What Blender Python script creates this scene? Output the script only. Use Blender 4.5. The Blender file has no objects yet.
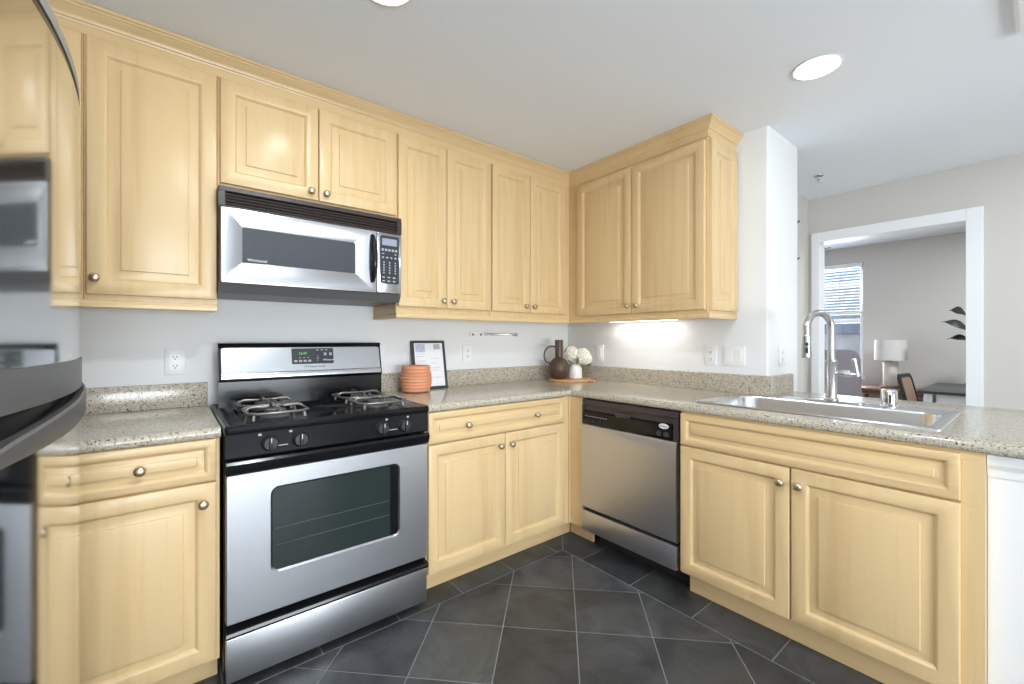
import bpy, bmesh, math, random
from mathutils import Vector, Matrix
random.seed(7)
S = bpy.context.scene
COL = S.collection
PI = math.pi

# ------------------------------------------------------------------ camera, world, lights, exposure
cam_d = bpy.data.cameras.new('camera')
cam = bpy.data.objects.new('camera', cam_d)
COL.objects.link(cam)
cam_d.sensor_fit = 'HORIZONTAL'
cam_d.sensor_width = 36.0
cam_d.lens = 427.69 / 1024 * 36.0
cam_d.shift_y = -2.265 / 1024
cam_d.clip_start = 0.02
cam.location = (-2.505, -2.4, 1.21)
cam.rotation_euler = (PI / 2, 0, math.radians(51.195 - 90))
S.camera = cam

S.view_settings.view_transform = 'Standard'
S.view_settings.look = 'None'
S.view_settings.gamma = 1
S.view_settings.use_curve_mapping = False
S.view_settings.exposure = 0.37

w = bpy.data.worlds.new('sky')
S.world = w
w.use_nodes = True
bg = w.node_tree.nodes['Background']
bg.inputs[0].default_value = (0.82, 0.91, 1.0, 1)
bg.inputs[1].default_value = 1.0

CEIL = 2.36


def area_light(name, loc, rot, sx, sy, power, color=(1, 1, 1), shape='RECTANGLE', spread=PI):
    l = bpy.data.lights.new(name, 'AREA')
    l.shape = shape
    l.size = sx
    if shape in ('RECTANGLE', 'ELLIPSE'):
        l.size_y = sy
    l.energy = power
    l.color = color
    l.spread = spread
    o = bpy.data.objects.new(name, l)
    COL.objects.link(o)
    o.location = loc
    o.rotation_euler = rot
    return o


# added fill light at an unseen opening in the front wall, behind the camera
area_light('fill_light', (-1.95, -5.66, 1.0), (PI / 2, 0, 0), 2.5, 1.0, 118, (0.86, 0.94, 1.0))
# daylight of the bedroom window
area_light('daylight_bedroom', (4.27, -0.5, 1.45), (0, PI / 2, 0), 1.3, 0.95, 42, (0.9, 0.95, 1.0))
sun_d = bpy.data.lights.new('sun', 'SUN')
sun_d.energy = 2.2
sun_d.angle = math.radians(2)
sun = bpy.data.objects.new('sun', sun_d)
COL.objects.link(sun)
sun.rotation_euler = (math.radians(20), math.radians(50), 0)
sun.location = (0, 0, 6)


# ------------------------------------------------------------------ materials
def new_mat(name):
    m = bpy.data.materials.new(name)
    m.use_nodes = True
    nt = m.node_tree
    return m, nt, nt.nodes['Principled BSDF']


def simple(name, col, rough=0.5, metal=0.0, spec=0.5, emit=None, es=0.0, noise=0.03, nscale=30.0, bump=0.0):
    m, nt, b = new_mat(name)
    b.inputs['Roughness'].default_value = rough
    b.inputs['Metallic'].default_value = metal
    b.inputs['Specular IOR Level'].default_value = spec
    tc = nt.nodes.new('ShaderNodeTexCoord')
    n = nt.nodes.new('ShaderNodeTexNoise')
    n.inputs['Scale'].default_value = nscale
    n.inputs['Detail'].default_value = 4
    nt.links.new(tc.outputs['Object'], n.inputs['Vector'])
    r = nt.nodes.new('ShaderNodeMapRange')
    r.inputs['To Min'].default_value = 1 - noise
    r.inputs['To Max'].default_value = 1 + noise
    nt.links.new(n.outputs['Fac'], r.inputs['Value'])
    h = nt.nodes.new('ShaderNodeHueSaturation')
    h.inputs['Color'].default_value = (*col, 1)
    nt.links.new(r.outputs['Result'], h.inputs['Value'])
    nt.links.new(h.outputs['Color'], b.inputs['Base Color'])
    if bump:
        bp = nt.nodes.new('ShaderNodeBump')
        bp.inputs['Strength'].default_value = bump
        bp.inputs['Distance'].default_value = 0.002
        nt.links.new(n.outputs['Fac'], bp.inputs['Height'])
        nt.links.new(bp.outputs['Normal'], b.inputs['Normal'])
    if emit:
        b.inputs['Emission Color'].default_value = (*emit, 1)
        b.inputs['Emission Strength'].default_value = es
    return m


def wood_mat(name, c1, c2, rough=0.32, axis='Z', scale=1.0):
    m, nt, b = new_mat(name)
    tc = nt.nodes.new('ShaderNodeTexCoord')
    mp = nt.nodes.new('ShaderNodeMapping')
    mp.inputs['Scale'].default_value = (22 * scale, 22 * scale, 1.1 * scale) if axis == 'Z' else (1.1 * scale, 22 * scale, 22 * scale)
    nt.links.new(tc.outputs['Object'], mp.inputs['Vector'])
    n = nt.nodes.new('ShaderNodeTexNoise')
    n.inputs['Scale'].default_value = 1.4
    n.inputs['Detail'].default_value = 6
    n.inputs['Roughness'].default_value = 0.6
    n.inputs['Distortion'].default_value = 0.3
    nt.links.new(mp.outputs['Vector'], n.inputs['Vector'])
    n2 = nt.nodes.new('ShaderNodeTexNoise')
    n2.inputs['Scale'].default_value = 0.22
    n2.inputs['Detail'].default_value = 2
    nt.links.new(mp.outputs['Vector'], n2.inputs['Vector'])
    mx = nt.nodes.new('ShaderNodeMath')
    mx.operation = 'ADD'
    nt.links.new(n.outputs['Fac'], mx.inputs[0])
    nt.links.new(n2.outputs['Fac'], mx.inputs[1])
    cr = nt.nodes.new('ShaderNodeValToRGB')
    cr.color_ramp.elements[0].position = 0.72
    cr.color_ramp.elements[1].position = 1.28
    cr.color_ramp.elements[0].color = (*c1, 1)
    cr.color_ramp.elements[1].color = (*c2, 1)
    nt.links.new(mx.outputs[0], cr.inputs[0])
    nt.links.new(cr.outputs[0], b.inputs['Base Color'])
    b.inputs['Roughness'].default_value = rough
    b.inputs['Specular IOR Level'].default_value = 0.4
    return m


def granite_mat(name):
    m, nt, b = new_mat(name)
    tc = nt.nodes.new('ShaderNodeTexCoord')

    def noise(scale, detail=3):
        n = nt.nodes.new('ShaderNodeTexNoise')
        n.inputs['Scale'].default_value = scale
        n.inputs['Detail'].default_value = detail
        nt.links.new(tc.outputs['Object'], n.inputs['Vector'])
        return n
    base = nt.nodes.new('ShaderNodeValToRGB')
    base.color_ramp.elements[0].position = 0.35
    base.color_ramp.elements[0].color = (0.43, 0.375, 0.295, 1)
    base.color_ramp.elements[1].position = 0.65
    base.color_ramp.elements[1].color = (0.58, 0.52, 0.42, 1)
    nt.links.new(noise(120, 6).outputs['Fac'], base.inputs[0])
    prev = base.outputs[0]
    for sc, th, col in ((150, 0.605, (0.085, 0.07, 0.055)), (95, 0.64, (0.20, 0.135, 0.08)), (120, 0.62, (0.64, 0.61, 0.54))):
        r = nt.nodes.new('ShaderNodeMapRange')
        r.inputs['From Min'].default_value = th
        r.inputs['From Max'].default_value = th + 0.05
        nt.links.new(noise(sc + len(nt.nodes), 2).outputs['Fac'], r.inputs['Value'])
        mix = nt.nodes.new('ShaderNodeMix')
        mix.data_type = 'RGBA'
        nt.links.new(r.outputs['Result'], mix.inputs['Factor'])
        nt.links.new(prev, mix.inputs['A'])
        mix.inputs['B'].default_value = (*col, 1)
        prev = mix.outputs['Result']
    nt.links.new(prev, b.inputs['Base Color'])
    b.inputs['Roughness'].default_value = 0.16
    return m


def steel_mat(name, col=(0.56, 0.56, 0.57), rough=0.20, axis='X', amp=0.035):
    m, nt, b = new_mat(name)
    b.inputs['Metallic'].default_value = 1.0
    tc = nt.nodes.new('ShaderNodeTexCoord')
    mp = nt.nodes.new('ShaderNodeMapping')
    mp.inputs['Scale'].default_value = {'X': (2, 400, 400), 'Z': (400, 400, 2), 'Y': (400, 2, 400)}[axis]
    nt.links.new(tc.outputs['Object'], mp.inputs['Vector'])
    n = nt.nodes.new('ShaderNodeTexNoise')
    n.inputs['Scale'].default_value = 1.0
    n.inputs['Detail'].default_value = 3
    nt.links.new(mp.outputs['Vector'], n.inputs['Vector'])
    r = nt.nodes.new('ShaderNodeMapRange')
    r.inputs['To Min'].default_value = rough - amp
    r.inputs['To Max'].default_value = rough + amp
    nt.links.new(n.outputs['Fac'], r.inputs['Value'])
    nt.links.new(r.outputs['Result'], b.inputs['Roughness'])
    h = nt.nodes.new('ShaderNodeHueSaturation')
    h.inputs['Color'].default_value = (*col, 1)
    r2 = nt.nodes.new('ShaderNodeMapRange')
    r2.inputs['To Min'].default_value = 0.98
    r2.inputs['To Max'].default_value = 1.02
    nt.links.new(n.outputs['Fac'], r2.inputs['Value'])
    nt.links.new(r2.outputs['Result'], h.inputs['Value'])
    nt.links.new(h.outputs['Color'], b.inputs['Base Color'])
    return m


def slate_mat():
    m, nt, b = new_mat('slate')
    at = nt.nodes.new('ShaderNodeAttribute')
    at.attribute_name = 'tile_tone'
    tc = nt.nodes.new('ShaderNodeTexCoord')
    n = nt.nodes.new('ShaderNodeTexNoise')
    n.inputs['Scale'].default_value = 5
    n.inputs['Detail'].default_value = 8
    n.inputs['Roughness'].default_value = 0.65
    n.inputs['Distortion'].default_value = 0.8
    nt.links.new(tc.outputs['Object'], n.inputs['Vector'])
    cr = nt.nodes.new('ShaderNodeValToRGB')
    cr.color_ramp.elements[0].position = 0.3
    cr.color_ramp.elements[0].color = (0.025, 0.027, 0.030, 1)
    cr.color_ramp.elements[1].position = 0.72
    cr.color_ramp.elements[1].color = (0.095, 0.098, 0.102, 1)
    nt.links.new(n.outputs['Fac'], cr.inputs[0])
    mul = nt.nodes.new('ShaderNodeMix')
    mul.data_type = 'RGBA'
    mul.blend_type = 'MULTIPLY'
    mul.inputs['Factor'].default_value = 1
    nt.links.new(cr.outputs[0], mul.inputs['A'])
    nt.links.new(at.outputs['Color'], mul.inputs['B'])
    nt.links.new(mul.outputs['Result'], b.inputs['Base Color'])
    b.inputs['Roughness'].default_value = 0.42
    bp = nt.nodes.new('ShaderNodeBump')
    bp.inputs['Strength'].default_value = 0.35
    bp.inputs['Distance'].default_value = 0.004
    nt.links.new(n.outputs['Fac'], bp.inputs['Height'])
    nt.links.new(bp.outputs['Normal'], b.inputs['Normal'])
    return m


def glass_mat(name, tint=(0.95, 0.97, 1.0), refl=0.08):
    m = bpy.data.materials.new(name)
    m.use_nodes = True
    nt = m.node_tree
    nt.nodes.remove(nt.nodes['Principled BSDF'])
    t = nt.nodes.new('ShaderNodeBsdfTransparent')
    t.inputs[0].default_value = (*tint, 1)
    g = nt.nodes.new('ShaderNodeBsdfGlossy')
    g.inputs['Roughness'].default_value = 0.02
    mx = nt.nodes.new('ShaderNodeMixShader')
    mx.inputs[0].default_value = refl
    nt.links.new(t.outputs[0], mx.inputs[1])
    nt.links.new(g.outputs[0], mx.inputs[2])
    nt.links.new(mx.outputs[0], nt.nodes['Material Output'].inputs[0])
    return m


M = {}
M['maple'] = wood_mat('maple', (0.65, 0.45, 0.225), (0.71, 0.51, 0.27), 0.30)
M['maple_x'] = wood_mat('maple_lengthwise', (0.65, 0.45, 0.225), (0.71, 0.51, 0.27), 0.30, 'X')
M['granite'] = granite_mat('granite')
M['steel'] = steel_mat('brushed_steel')
M['steel_v'] = steel_mat('brushed_steel_door', (0.68, 0.685, 0.695), 0.09, 'Z', 0.015)
M['steel_dw'] = steel_mat('brushed_steel_dishwasher', (0.58, 0.59, 0.635), 0.36)
M['steel_oven'] = steel_mat('brushed_steel_oven', (0.60, 0.605, 0.63), 0.32)
M['sink_steel'] = steel_mat('sink_steel', (0.72, 0.72, 0.73), 0.22, 'X', 0.06)
M['chrome'] = simple('chrome', (0.82, 0.82, 0.84), 0.06, 1.0)
M['nickel'] = simple('brushed_nickel', (0.58, 0.58, 0.585), 0.24, 1.0)
M['knob'] = simple('satin_brass', (0.56, 0.46, 0.33), 0.4, 1.0)
M['black'] = simple('black_enamel', (0.007, 0.007, 0.008), 0.16, spec=0.35)
M['black_matte'] = simple('black_matte', (0.02, 0.02, 0.021), 0.45)
M['dark_grille'] = simple('dark_brown_grille', (0.038, 0.028, 0.024), 0.35)
M['bronze_plastic'] = simple('brown_black_plastic', (0.045, 0.036, 0.036), 0.28)
M['louvre'] = simple('brown_louvre', (0.10, 0.075, 0.06), 0.35)
M['iron'] = simple('grate_iron', (0.26, 0.245, 0.23), 0.35, 0.7)
M['dark_glass'] = simple('oven_glass', (0.022, 0.032, 0.030), 0.06)
M['micro_glass'] = simple('microwave_glass', (0.06, 0.065, 0.07), 0.14)
M['grey_plastic'] = simple('charcoal_plastic', (0.105, 0.10, 0.098), 0.4)
M['dark_grey'] = simple('dark_grey_panel', (0.03, 0.034, 0.04), 0.3)
M['lcd'] = simple('display', (0.30, 0.34, 0.42), 0.3)
M['green_led'] = simple('green_led', (0.05, 0.2, 0.05), 0.4, emit=(0.35, 1.0, 0.3), es=0.5)
M['mid_grey'] = simple('mid_grey_plastic', (0.22, 0.215, 0.20), 0.45)
M['print'] = simple('white_print', (0.8, 0.8, 0.8), 0.5)
M['grey_print'] = simple('grey_print', (0.42, 0.42, 0.43), 0.5)
M['wall'] = simple('wall_paint', (0.80, 0.795, 0.785), 0.7, noise=0.015, nscale=60, bump=0.25)
M['wall_warm'] = simple('greige_paint', (0.62, 0.585, 0.54), 0.75, noise=0.015, nscale=60, bump=0.15)
M['ceiling'] = simple('ceiling_paint', (0.85, 0.875, 0.91), 0.85, noise=0.012, nscale=80, bump=0.25)
M['trim'] = simple('white_trim', (0.87, 0.87, 0.88), 0.4, noise=0.01)
M['white_plastic'] = simple('white_plastic', (0.85, 0.84, 0.82), 0.35, noise=0.01)
M['slot'] = simple('slot_black', (0.05, 0.05, 0.05), 0.5)
M['slate'] = slate_mat()
M['grout'] = simple('grout', (0.27, 0.27, 0.265), 0.9, noise=0.2, nscale=40)
M['carpet'] = simple('carpet', (0.42, 0.38, 0.33), 0.95, noise=0.15, nscale=200)
M['terracotta'] = simple('terracotta', (0.70, 0.30, 0.155), 0.6, noise=0.07, nscale=40)
M['jug'] = simple('brown_stoneware', (0.082, 0.050, 0.031), 0.42, noise=0.15, nscale=20)
M['jug_handle'] = simple('dark_handle', (0.06, 0.055, 0.05), 0.4)
M['board'] = wood_mat('acacia', (0.50, 0.24, 0.09), (0.66, 0.36, 0.16), 0.4, 'X')
M['vase'] = simple('white_ceramic', (0.84, 0.80, 0.76), 0.35)
M['petal'] = simple('cream_petal', (0.88, 0.84, 0.72), 0.7, noise=0.06, nscale=80)
M['leaf'] = simple('leaf_green', (0.10, 0.13, 0.06), 0.5)
M['frame_black'] = simple('black_wood_frame', (0.03, 0.028, 0.027), 0.4)
M['paper'] = simple('paper', (0.84, 0.84, 0.86), 0.35, noise=0.01)
M['photo_a'] = simple('print_lilac', (0.52, 0.54, 0.66), 0.4, noise=0.4, nscale=90)
M['photo_b'] = simple('print_grey', (0.42, 0.43, 0.47), 0.4, noise=0.5, nscale=120)
M['print_text'] = simple('print_text', (0.55, 0.55, 0.57), 0.5)
M['lamp_on'] = simple('downlight_diffuser', (1, 1, 1), 0.5, emit=(1.0, 0.98, 0.95), es=6.0)
M['shade'] = simple('linen_shade', (0.82, 0.79, 0.74), 0.8, noise=0.04, nscale=150)
M['marble'] = simple('lamp_stone', (0.78, 0.74, 0.68), 0.5, noise=0.15, nscale=60)
M['walnut'] = wood_mat('walnut', (0.20, 0.09, 0.05), (0.32, 0.16, 0.10), 0.35, 'X')
M['tan'] = simple('tan_cane', (0.42, 0.27, 0.19), 0.7, noise=0.12, nscale=120)
M['mauve'] = simple('mauve_upholstery', (0.27, 0.24, 0.27), 0.85, noise=0.06, nscale=90)
M['desk_black'] = simple('black_desk_top', (0.03, 0.033, 0.038), 0.3)
M['leaf_dark'] = simple('dark_leaf', (0.018, 0.021, 0.017), 0.35, noise=0.3)
M['blind'] = simple('blind_slat', (0.80, 0.83, 0.88), 0.5)
M['pane'] = glass_mat('window_glass')
M['ext_wall'] = simple('neighbour_stucco', (0.60, 0.63, 0.66), 0.9)
M['ext_roof'] = simple('neighbour_roof', (0.16, 0.24, 0.42), 0.7, noise=0.2, nscale=8)
M['ext_white'] = simple('neighbour_fascia', (0.8, 0.8, 0.8), 0.7)
M['ext_glass'] = simple('neighbour_window', (0.32, 0.42, 0.50), 0.15)
M['ext_dark'] = simple('slate_blue_parapet', (0.14, 0.17, 0.25), 0.6)
M['gravel'] = simple('gravel', (0.42, 0.41, 0.42), 0.9, noise=0.6, nscale=5)


# ------------------------------------------------------------------ mesh helpers
def box(bm, x0, x1, y0, y1, z0, z1, bev=0.0, seg=2):
    r = bmesh.ops.create_cube(bm, size=1.0)
    vs = r['verts']
    bmesh.ops.scale(bm, vec=(abs(x1 - x0), abs(y1 - y0), abs(z1 - z0)), verts=vs)
    bmesh.ops.translate(bm, vec=((x0 + x1) / 2, (y0 + y1) / 2, (z0 + z1) / 2), verts=vs)
    if bev > 0:
        es = list({e for v in vs for e in v.link_edges})
        bmesh.ops.bevel(bm, geom=es, offset=bev, segments=seg, profile=0.5, affect='EDGES')
    return bm


def B(*a, **k):
    return box(bmesh.new(), *a, **k)


def extrude_poly(bm, pts, axis, d0, d1):
    """closed polygon in the two other axes, extruded along axis ('x','y','z') from d0 to d1"""
    def mk(p, d):
        if axis == 'x':
            return (d, p[0], p[1])
        if axis == 'y':
            return (p[0], d, p[1])
        return (p[0], p[1], d)
    a = [bm.verts.new(mk(p, d0)) for p in pts]
    b = [bm.verts.new(mk(p, d1)) for p in pts]
    n = len(pts)
    bm.faces.new(a)
    bm.faces.new(list(reversed(b)))
    for i in range(n):
        bm.faces.new((a[i], b[i], b[(i + 1) % n], a[(i + 1) % n]))
    return bm


def ring_faces(bm, rings, cap0=True, cap1=True):
    vr = [[bm.verts.new(p) for p in r] for r in rings]
    n = len(vr[0])
    for a, b in zip(vr[:-1], vr[1:]):
        for i in range(n):
            bm.faces.new((a[i], a[(i + 1) % n], b[(i + 1) % n], b[i]))
    if cap0:
        bm.faces.new(list(reversed(vr[0])))
    if cap1:
        bm.faces.new(vr[-1])
    return bm


def lathe(bm, prof, loc=(0, 0, 0), n=28, axis='z'):
    """prof: list of (r, h); closed at the ends"""
    rings = []
    for r, h in prof:
        r = max(r, 0.0004)
        ring = []
        for i in range(n):
            a = 2 * PI * i / n
            c, s = r * math.cos(a), r * math.sin(a)
            if axis == 'z':
                p = (c, s, h)
            elif axis == '-y':
                p = (c, -h, s)
            else:
                p = (h, c, s)
            ring.append((p[0] + loc[0], p[1] + loc[1], p[2] + loc[2]))
        rings.append(ring)
    return ring_faces(bm, rings)


def tube(bm, pts, rad, n=12, flat=1.0):
    pts = [Vector(p) for p in pts]
    rads = rad if isinstance(rad, (list, tuple)) else [rad] * len(pts)
    t0 = (pts[1] - pts[0]).normalized()
    up = Vector((0, 0, 1)) if abs(t0.z) < 0.9 else Vector((1, 0, 0))
    nrm = t0.cross(up).normalized()
    rings = []
    prev = t0
    for i, p in enumerate(pts):
        if i == 0:
            t = t0
        elif i == len(pts) - 1:
            t = (pts[i] - pts[i - 1]).normalized()
        else:
            t = ((pts[i] - pts[i - 1]).normalized() + (pts[i + 1] - pts[i]).normalized()).normalized()
        q = prev.rotation_difference(t)
        nrm = q @ nrm
        prev = t
        bn = t.cross(nrm).normalized()
        r = rads[i]
        rings.append([tuple(p + nrm * math.cos(2 * PI * k / n) * r + bn * math.sin(2 * PI * k / n) * r * flat) for k in range(n)])
    return ring_faces(bm, rings)


def rrect(x0, x1, z0, z1, r, n=5):
    out = []
    for cx, cz, a0 in ((x1 - r, z1 - r, 0), (x0 + r, z1 - r, 90), (x0 + r, z0 + r, 180), (x1 - r, z0 + r, 270)):
        for i in range(n + 1):
            a = math.radians(a0 + 90 * i / n)
            out.append((cx + r * math.cos(a), cz + r * math.sin(a)))
    return out


def finish(name, bm, mat, smooth=None):
    bmesh.ops.recalc_face_normals(bm, faces=bm.faces[:])
    me = bpy.data.meshes.new(name)
    if smooth is not None:
        for f in bm.faces:
            f.smooth = True
        for e in bm.edges:
            if len(e.link_faces) == 2 and e.calc_face_angle(0) > math.radians(smooth):
                e.smooth = False
    bm.to_mesh(me)
    bm.free()
    me.materials.append(mat)
    return me


def part(name, bm, mat, parent, label=None, smooth=35, loc=None, rot=None):
    me = finish(name, bm, M[mat] if isinstance(mat, str) else mat, smooth)
    o = bpy.data.objects.new(name, me)
    COL.objects.link(o)
    o.parent = parent
    if loc:
        o.location = loc
    if rot:
        o.rotation_euler = rot
    if label:
        o['label'] = label
    return o


def thing(name, label, cat, loc=(0, 0, 0), rotz=0.0, group=None):
    o = bpy.data.objects.new(name, None)
    o.empty_display_size = 0.1
    COL.objects.link(o)
    o.location = loc
    o.rotation_euler = (0, 0, rotz)
    o['label'] = label
    o['category'] = cat
    if group:
        o['group'] = group
    return o


def mesh_thing(name, bm, mat, label, cat, group=None, smooth=35, loc=None):
    o = part(name, bm, mat, None, label, smooth, loc)
    o['category'] = cat
    if group:
        o['group'] = group
    return o


def struct(name, bm, mat, label=None, smooth=35, parent=None):
    o = part(name, bm, mat, parent, label, smooth)
    if parent is None:
        o['kind'] = 'structure'
    return o


def dup(root, loc, rotz=None, label=None):
    r = root.copy()
    COL.objects.link(r)
    r.location = loc
    if rotz is not None:
        r.rotation_euler = (0, 0, rotz)
    if label:
        r['label'] = label
    for ch in list(root.children):
        c = ch.copy()
        COL.objects.link(c)
        c.parent = r
        for g in list(ch.children):
            d = g.copy()
            COL.objects.link(d)
            d.parent = c
    return r


def lettering(name, text, size, mat, parent, loc, rot=(PI / 2, 0, 0), depth=0.0006, shear=0.0):
    cu = bpy.data.curves.new(name, 'FONT')
    cu.body = text
    cu.size = size
    cu.extrude = depth
    cu.shear = shear
    cu.align_x = 'CENTER'
    cu.align_y = 'CENTER'
    tmp = bpy.data.objects.new(name + '_tmp', cu)
    COL.objects.link(tmp)
    dg = bpy.context.evaluated_depsgraph_get()
    me = bpy.data.meshes.new_from_object(tmp.evaluated_get(dg))
    bpy.data.objects.remove(tmp)
    me.materials.clear()
    me.materials.append(M[mat])
    me.name = name
    o = bpy.data.objects.new(name, me)
    COL.objects.link(o)
    o.parent = parent
    o.location = loc
    o.rotation_euler = rot
    return o


def raised_panel(x0, x1, z0, z1, yb, t=0.02, rail=0.058, raise_w=0.030):
    """cabinet front: back at y=yb, front at y=yb-t (outward is -y)"""
    bm = bmesh.new()
    prof = [(0, 0), (0, t - 0.004), (0.0012, t - 0.0015), (0.004, t), (rail - 0.012, t), (rail - 0.007, t - 0.003), (rail - 0.002, t - 0.0095), (rail, t - 0.012),
            (rail + 0.004, t - 0.012), (rail + raise_w - 0.002, t - 0.0055), (rail + raise_w, t - 0.0050), (rail + raise_w + 0.0015, t - 0.0005), (rail + raise_w + 0.003, t)]
    rings = []
    for ins, d in prof:
        rings.append([(x0 + ins, yb - d, z0 + ins), (x1 - ins, yb - d, z0 + ins), (x1 - ins, yb - d, z1 - ins), (x0 + ins, yb - d, z1 - ins)])
    return ring_faces(bm, rings)


def knob(parent, x, y, z, label=None, r=0.0155):
    """round pull sitting on a front whose outer face is y, pointing to -y"""
    bm = bmesh.new()
    lathe(bm, [(0.0, 0), (0.009, 0), (0.007, 0.003), (0.0055, 0.008), (0.0065, 0.013), (r * 0.93, 0.0165), (r, 0.02), (r * 0.9, 0.0245), (r * 0.55, 0.0278), (0, 0.0285)], n=20, axis='-y')
    return part('knob', bm, 'knob', parent, label, 60, (x, y, z))


# ------------------------------------------------------------------ the setting
# floor: slab of grout with slate tiles laid on it (diagonal field, straight border along the cabinets)
def clip(poly, a, b, c):
    """keep a*x+b*y<=c"""
    out = []
    for i in range(len(poly)):
        p, q = poly[i], poly[(i + 1) % len(poly)]
        dp, dq = a * p[0] + b * p[1] - c, a * q[0] + b * q[1] - c
        if dp <= 0:
            out.append(p)
        if (dp < 0 < dq) or (dq < 0 < dp):
            t = dp / (dp - dq)
            out.append((p[0] + t * (q[0] - p[0]), p[1] + t * (q[1] - p[1])))
    return out


def inset_poly(poly, g):
    n = len(poly)
    ar = sum(poly[i][0] * poly[(i + 1) % n][1] - poly[(i + 1) % n][0] * poly[i][1] for i in range(n))
    if ar < 0:
        poly = poly[::-1]
    res = poly
    for i in range(n):
        p, q = poly[i], poly[(i + 1) % n]
        dx, dy = q[0] - p[0], q[1] - p[1]
        L = math.hypot(dx, dy)
        if L < 1e-6:
            continue
        nx, ny = dy / L, -dx / L
        res = clip(res, nx, ny, nx * p[0] + ny * p[1] - g)
        if len(res) < 3:
            return None
    return res


def poly_area(p):
    return abs(sum(p[i][0] * p[(i + 1) % len(p)][1] - p[(i + 1) % len(p)][0] * p[i][1] for i in range(len(p)))) / 2


floor = struct('floor', B(-3.5, 0.44, -5.62, 0.1, -0.12, 0.0), 'grout', smooth=None)
tiles = []
XF, YF = -0.735, -0.665
st = 0.4335
for i in range(-14, 15):
    for j in range(-2, 17):
        u0, u1 = i * st, (i + 1) * st                    # x - y
        s0, s1 = -1.508 - (j + 1) * st, -1.508 - j * st  # x + y
        q = [((s + u) / 2, (s - u) / 2) for s, u in ((s0, u0), (s0, u1), (s1, u1), (s1, u0))]
        q = clip(q, 1, 0, XF)
        if len(q) > 2:
            q = clip(q, 0, 1, YF)
        if len(q) > 2:
            q = clip(q, -1, 0, 3.39)
        if len(q) > 2:
            q = clip(q, 0, -1, 5.4)
        if len(q) > 2 and poly_area(q) > 2e-4:
            tiles.append(q)
for k in range(0, 10):                                   # border along the back wall run
    a, b = (-0.776 - (k - 1) * 0.316, -0.776 - k * 0.316)
    if k == 0:
        q = [(-0.40, -0.33), (XF, YF), (-0.776, YF), (-0.776, -0.33)]
    else:
        q = [(b, YF), (a, YF), (a, -0.33), (b, -0.33)]
    tiles.append(q)
for k in range(0, 12):                                   # border along the dishwasher run
    a, b = (-0.805 - (k - 1) * 0.318, -0.805 - k * 0.318)
    if k == 0:
        q = [(-0.40, -0.33), (XF, YF), (XF, -0.805), (-0.40, -0.805)]
    else:
        q = [(XF, b), (XF, a), (-0.40, a), (-0.40, b)]
    tiles.append(q)
bm = bmesh.new()
cl = bm.loops.layers.float_color.new('tile_tone')
for q in tiles:
    r = inset_poly(q, 0.0022)
    if not r:
        continue
    tone = random.uniform(0.72, 1.35)
    if random.random() < 0.18:
        tone *= 1.3
    tint = (tone * random.uniform(0.98, 1.03), tone, tone * random.uniform(0.97, 1.04), 1)
    r2 = inset_poly(r, 0.0012) or r
    lo = [bm.verts.new((p[0], p[1], 0.0001)) for p in r]
    mid = [bm.verts.new((p[0], p[1], 0.0012)) for p in r]
    fs = []
    for i in range(len(r)):
        fs.append(bm.faces.new((lo[i], lo[(i + 1) % len(r)], mid[(i + 1) % len(r)], mid[i])))
    if len(r2) == len(r):
        top = [bm.verts.new((p[0], p[1], 0.002)) for p in r2]
        for i in range(len(r)):
            fs.append(bm.faces.new((mid[i], mid[(i + 1) % len(r)], top[(i + 1) % len(r)], top[i])))
        fs.append(bm.faces.new(top))
    else:
        fs.append(bm.faces.new(mid))
    for f in fs:
        for l in f.loops:
            l[cl] = tint
struct('floor_tiles', bm, 'slate', 'dark slate tiles with light grout', None, floor)
struct('floor_carpet', B(0.44, 4.3, -5.62, 0.6, -0.12, 0.0), 'carpet', smooth=None)

struct('wall_back', B(-3.52, 0.0, 0.0, 0.12, 0.0, CEIL), 'wall', smooth=None)
bm = bmesh.new()
extrude_poly(bm, rrect(0.0, 0.446, -1.474, 0.12, 0.012, 4), 'z', 0.0, CEIL)
struct('wall_right', bm, 'wall')
struct('wall_left', B(-3.52, -3.40, -5.62, 0.0, 0.0, CEIL), 'wall', smooth=None)
# front wall behind the camera with an unseen opening shaped for the added fill light
YW = -5.5
bm = bmesh.new()
box(bm, -3.4, -3.15, YW - 0.12, YW, 0, CEIL)
box(bm, -0.7, 4.3, YW - 0.12, YW, 0, CEIL)
box(bm, -3.15, -0.7, YW - 0.12, YW, 1.52, CEIL)
box(bm, -3.15, -0.7, YW - 0.12, YW, 0, 0.5)
struct('wall_front', bm, 'wall', smooth=None)
struct('ceiling', B(-3.52, 4.3, -5.622, 0.6, CEIL, CEIL + 0.1), 'ceiling', smooth=None)
# living side: far wall with the cased opening, its return and the bedroom behind
XW = 1.61
OY0, OY1, OZ = -2.077, -1.262, 1.997
bm = bmesh.new()
box(bm, XW, XW + 0.12, OY1 + 0.01, -1.18, 0, CEIL)
box(bm, XW, XW + 0.12, -5.5, OY0 - 0.01, 0, CEIL)
box(bm, XW, XW + 0.12, OY0 - 0.01, OY1 + 0.01, OZ + 0.01, CEIL)
struct('wall_far', bm, 'wall_warm', smooth=None)
struct('wall_recess', B(0.446, XW + 0.12, -1.18, -1.06, 0, CEIL), 'wall_warm', smooth=None)
bm = bmesh.new()
cw = 0.078
for (a, b, c, d) in ((OY1, OY1 + 0.054, 0, OZ + cw), (OY0 - cw, OY0, 0, OZ + cw), (OY0, OY1, OZ, OZ + cw)):
    box(bm, XW - 0.018, XW - 0.0005, a, b, c, d, 0.003)
box(bm, XW, XW + 0.12, OY1, OY1 + 0.009, 0, OZ)
box(bm, XW, XW + 0.12, OY0 - 0.009, OY0, 0, OZ)
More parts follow.
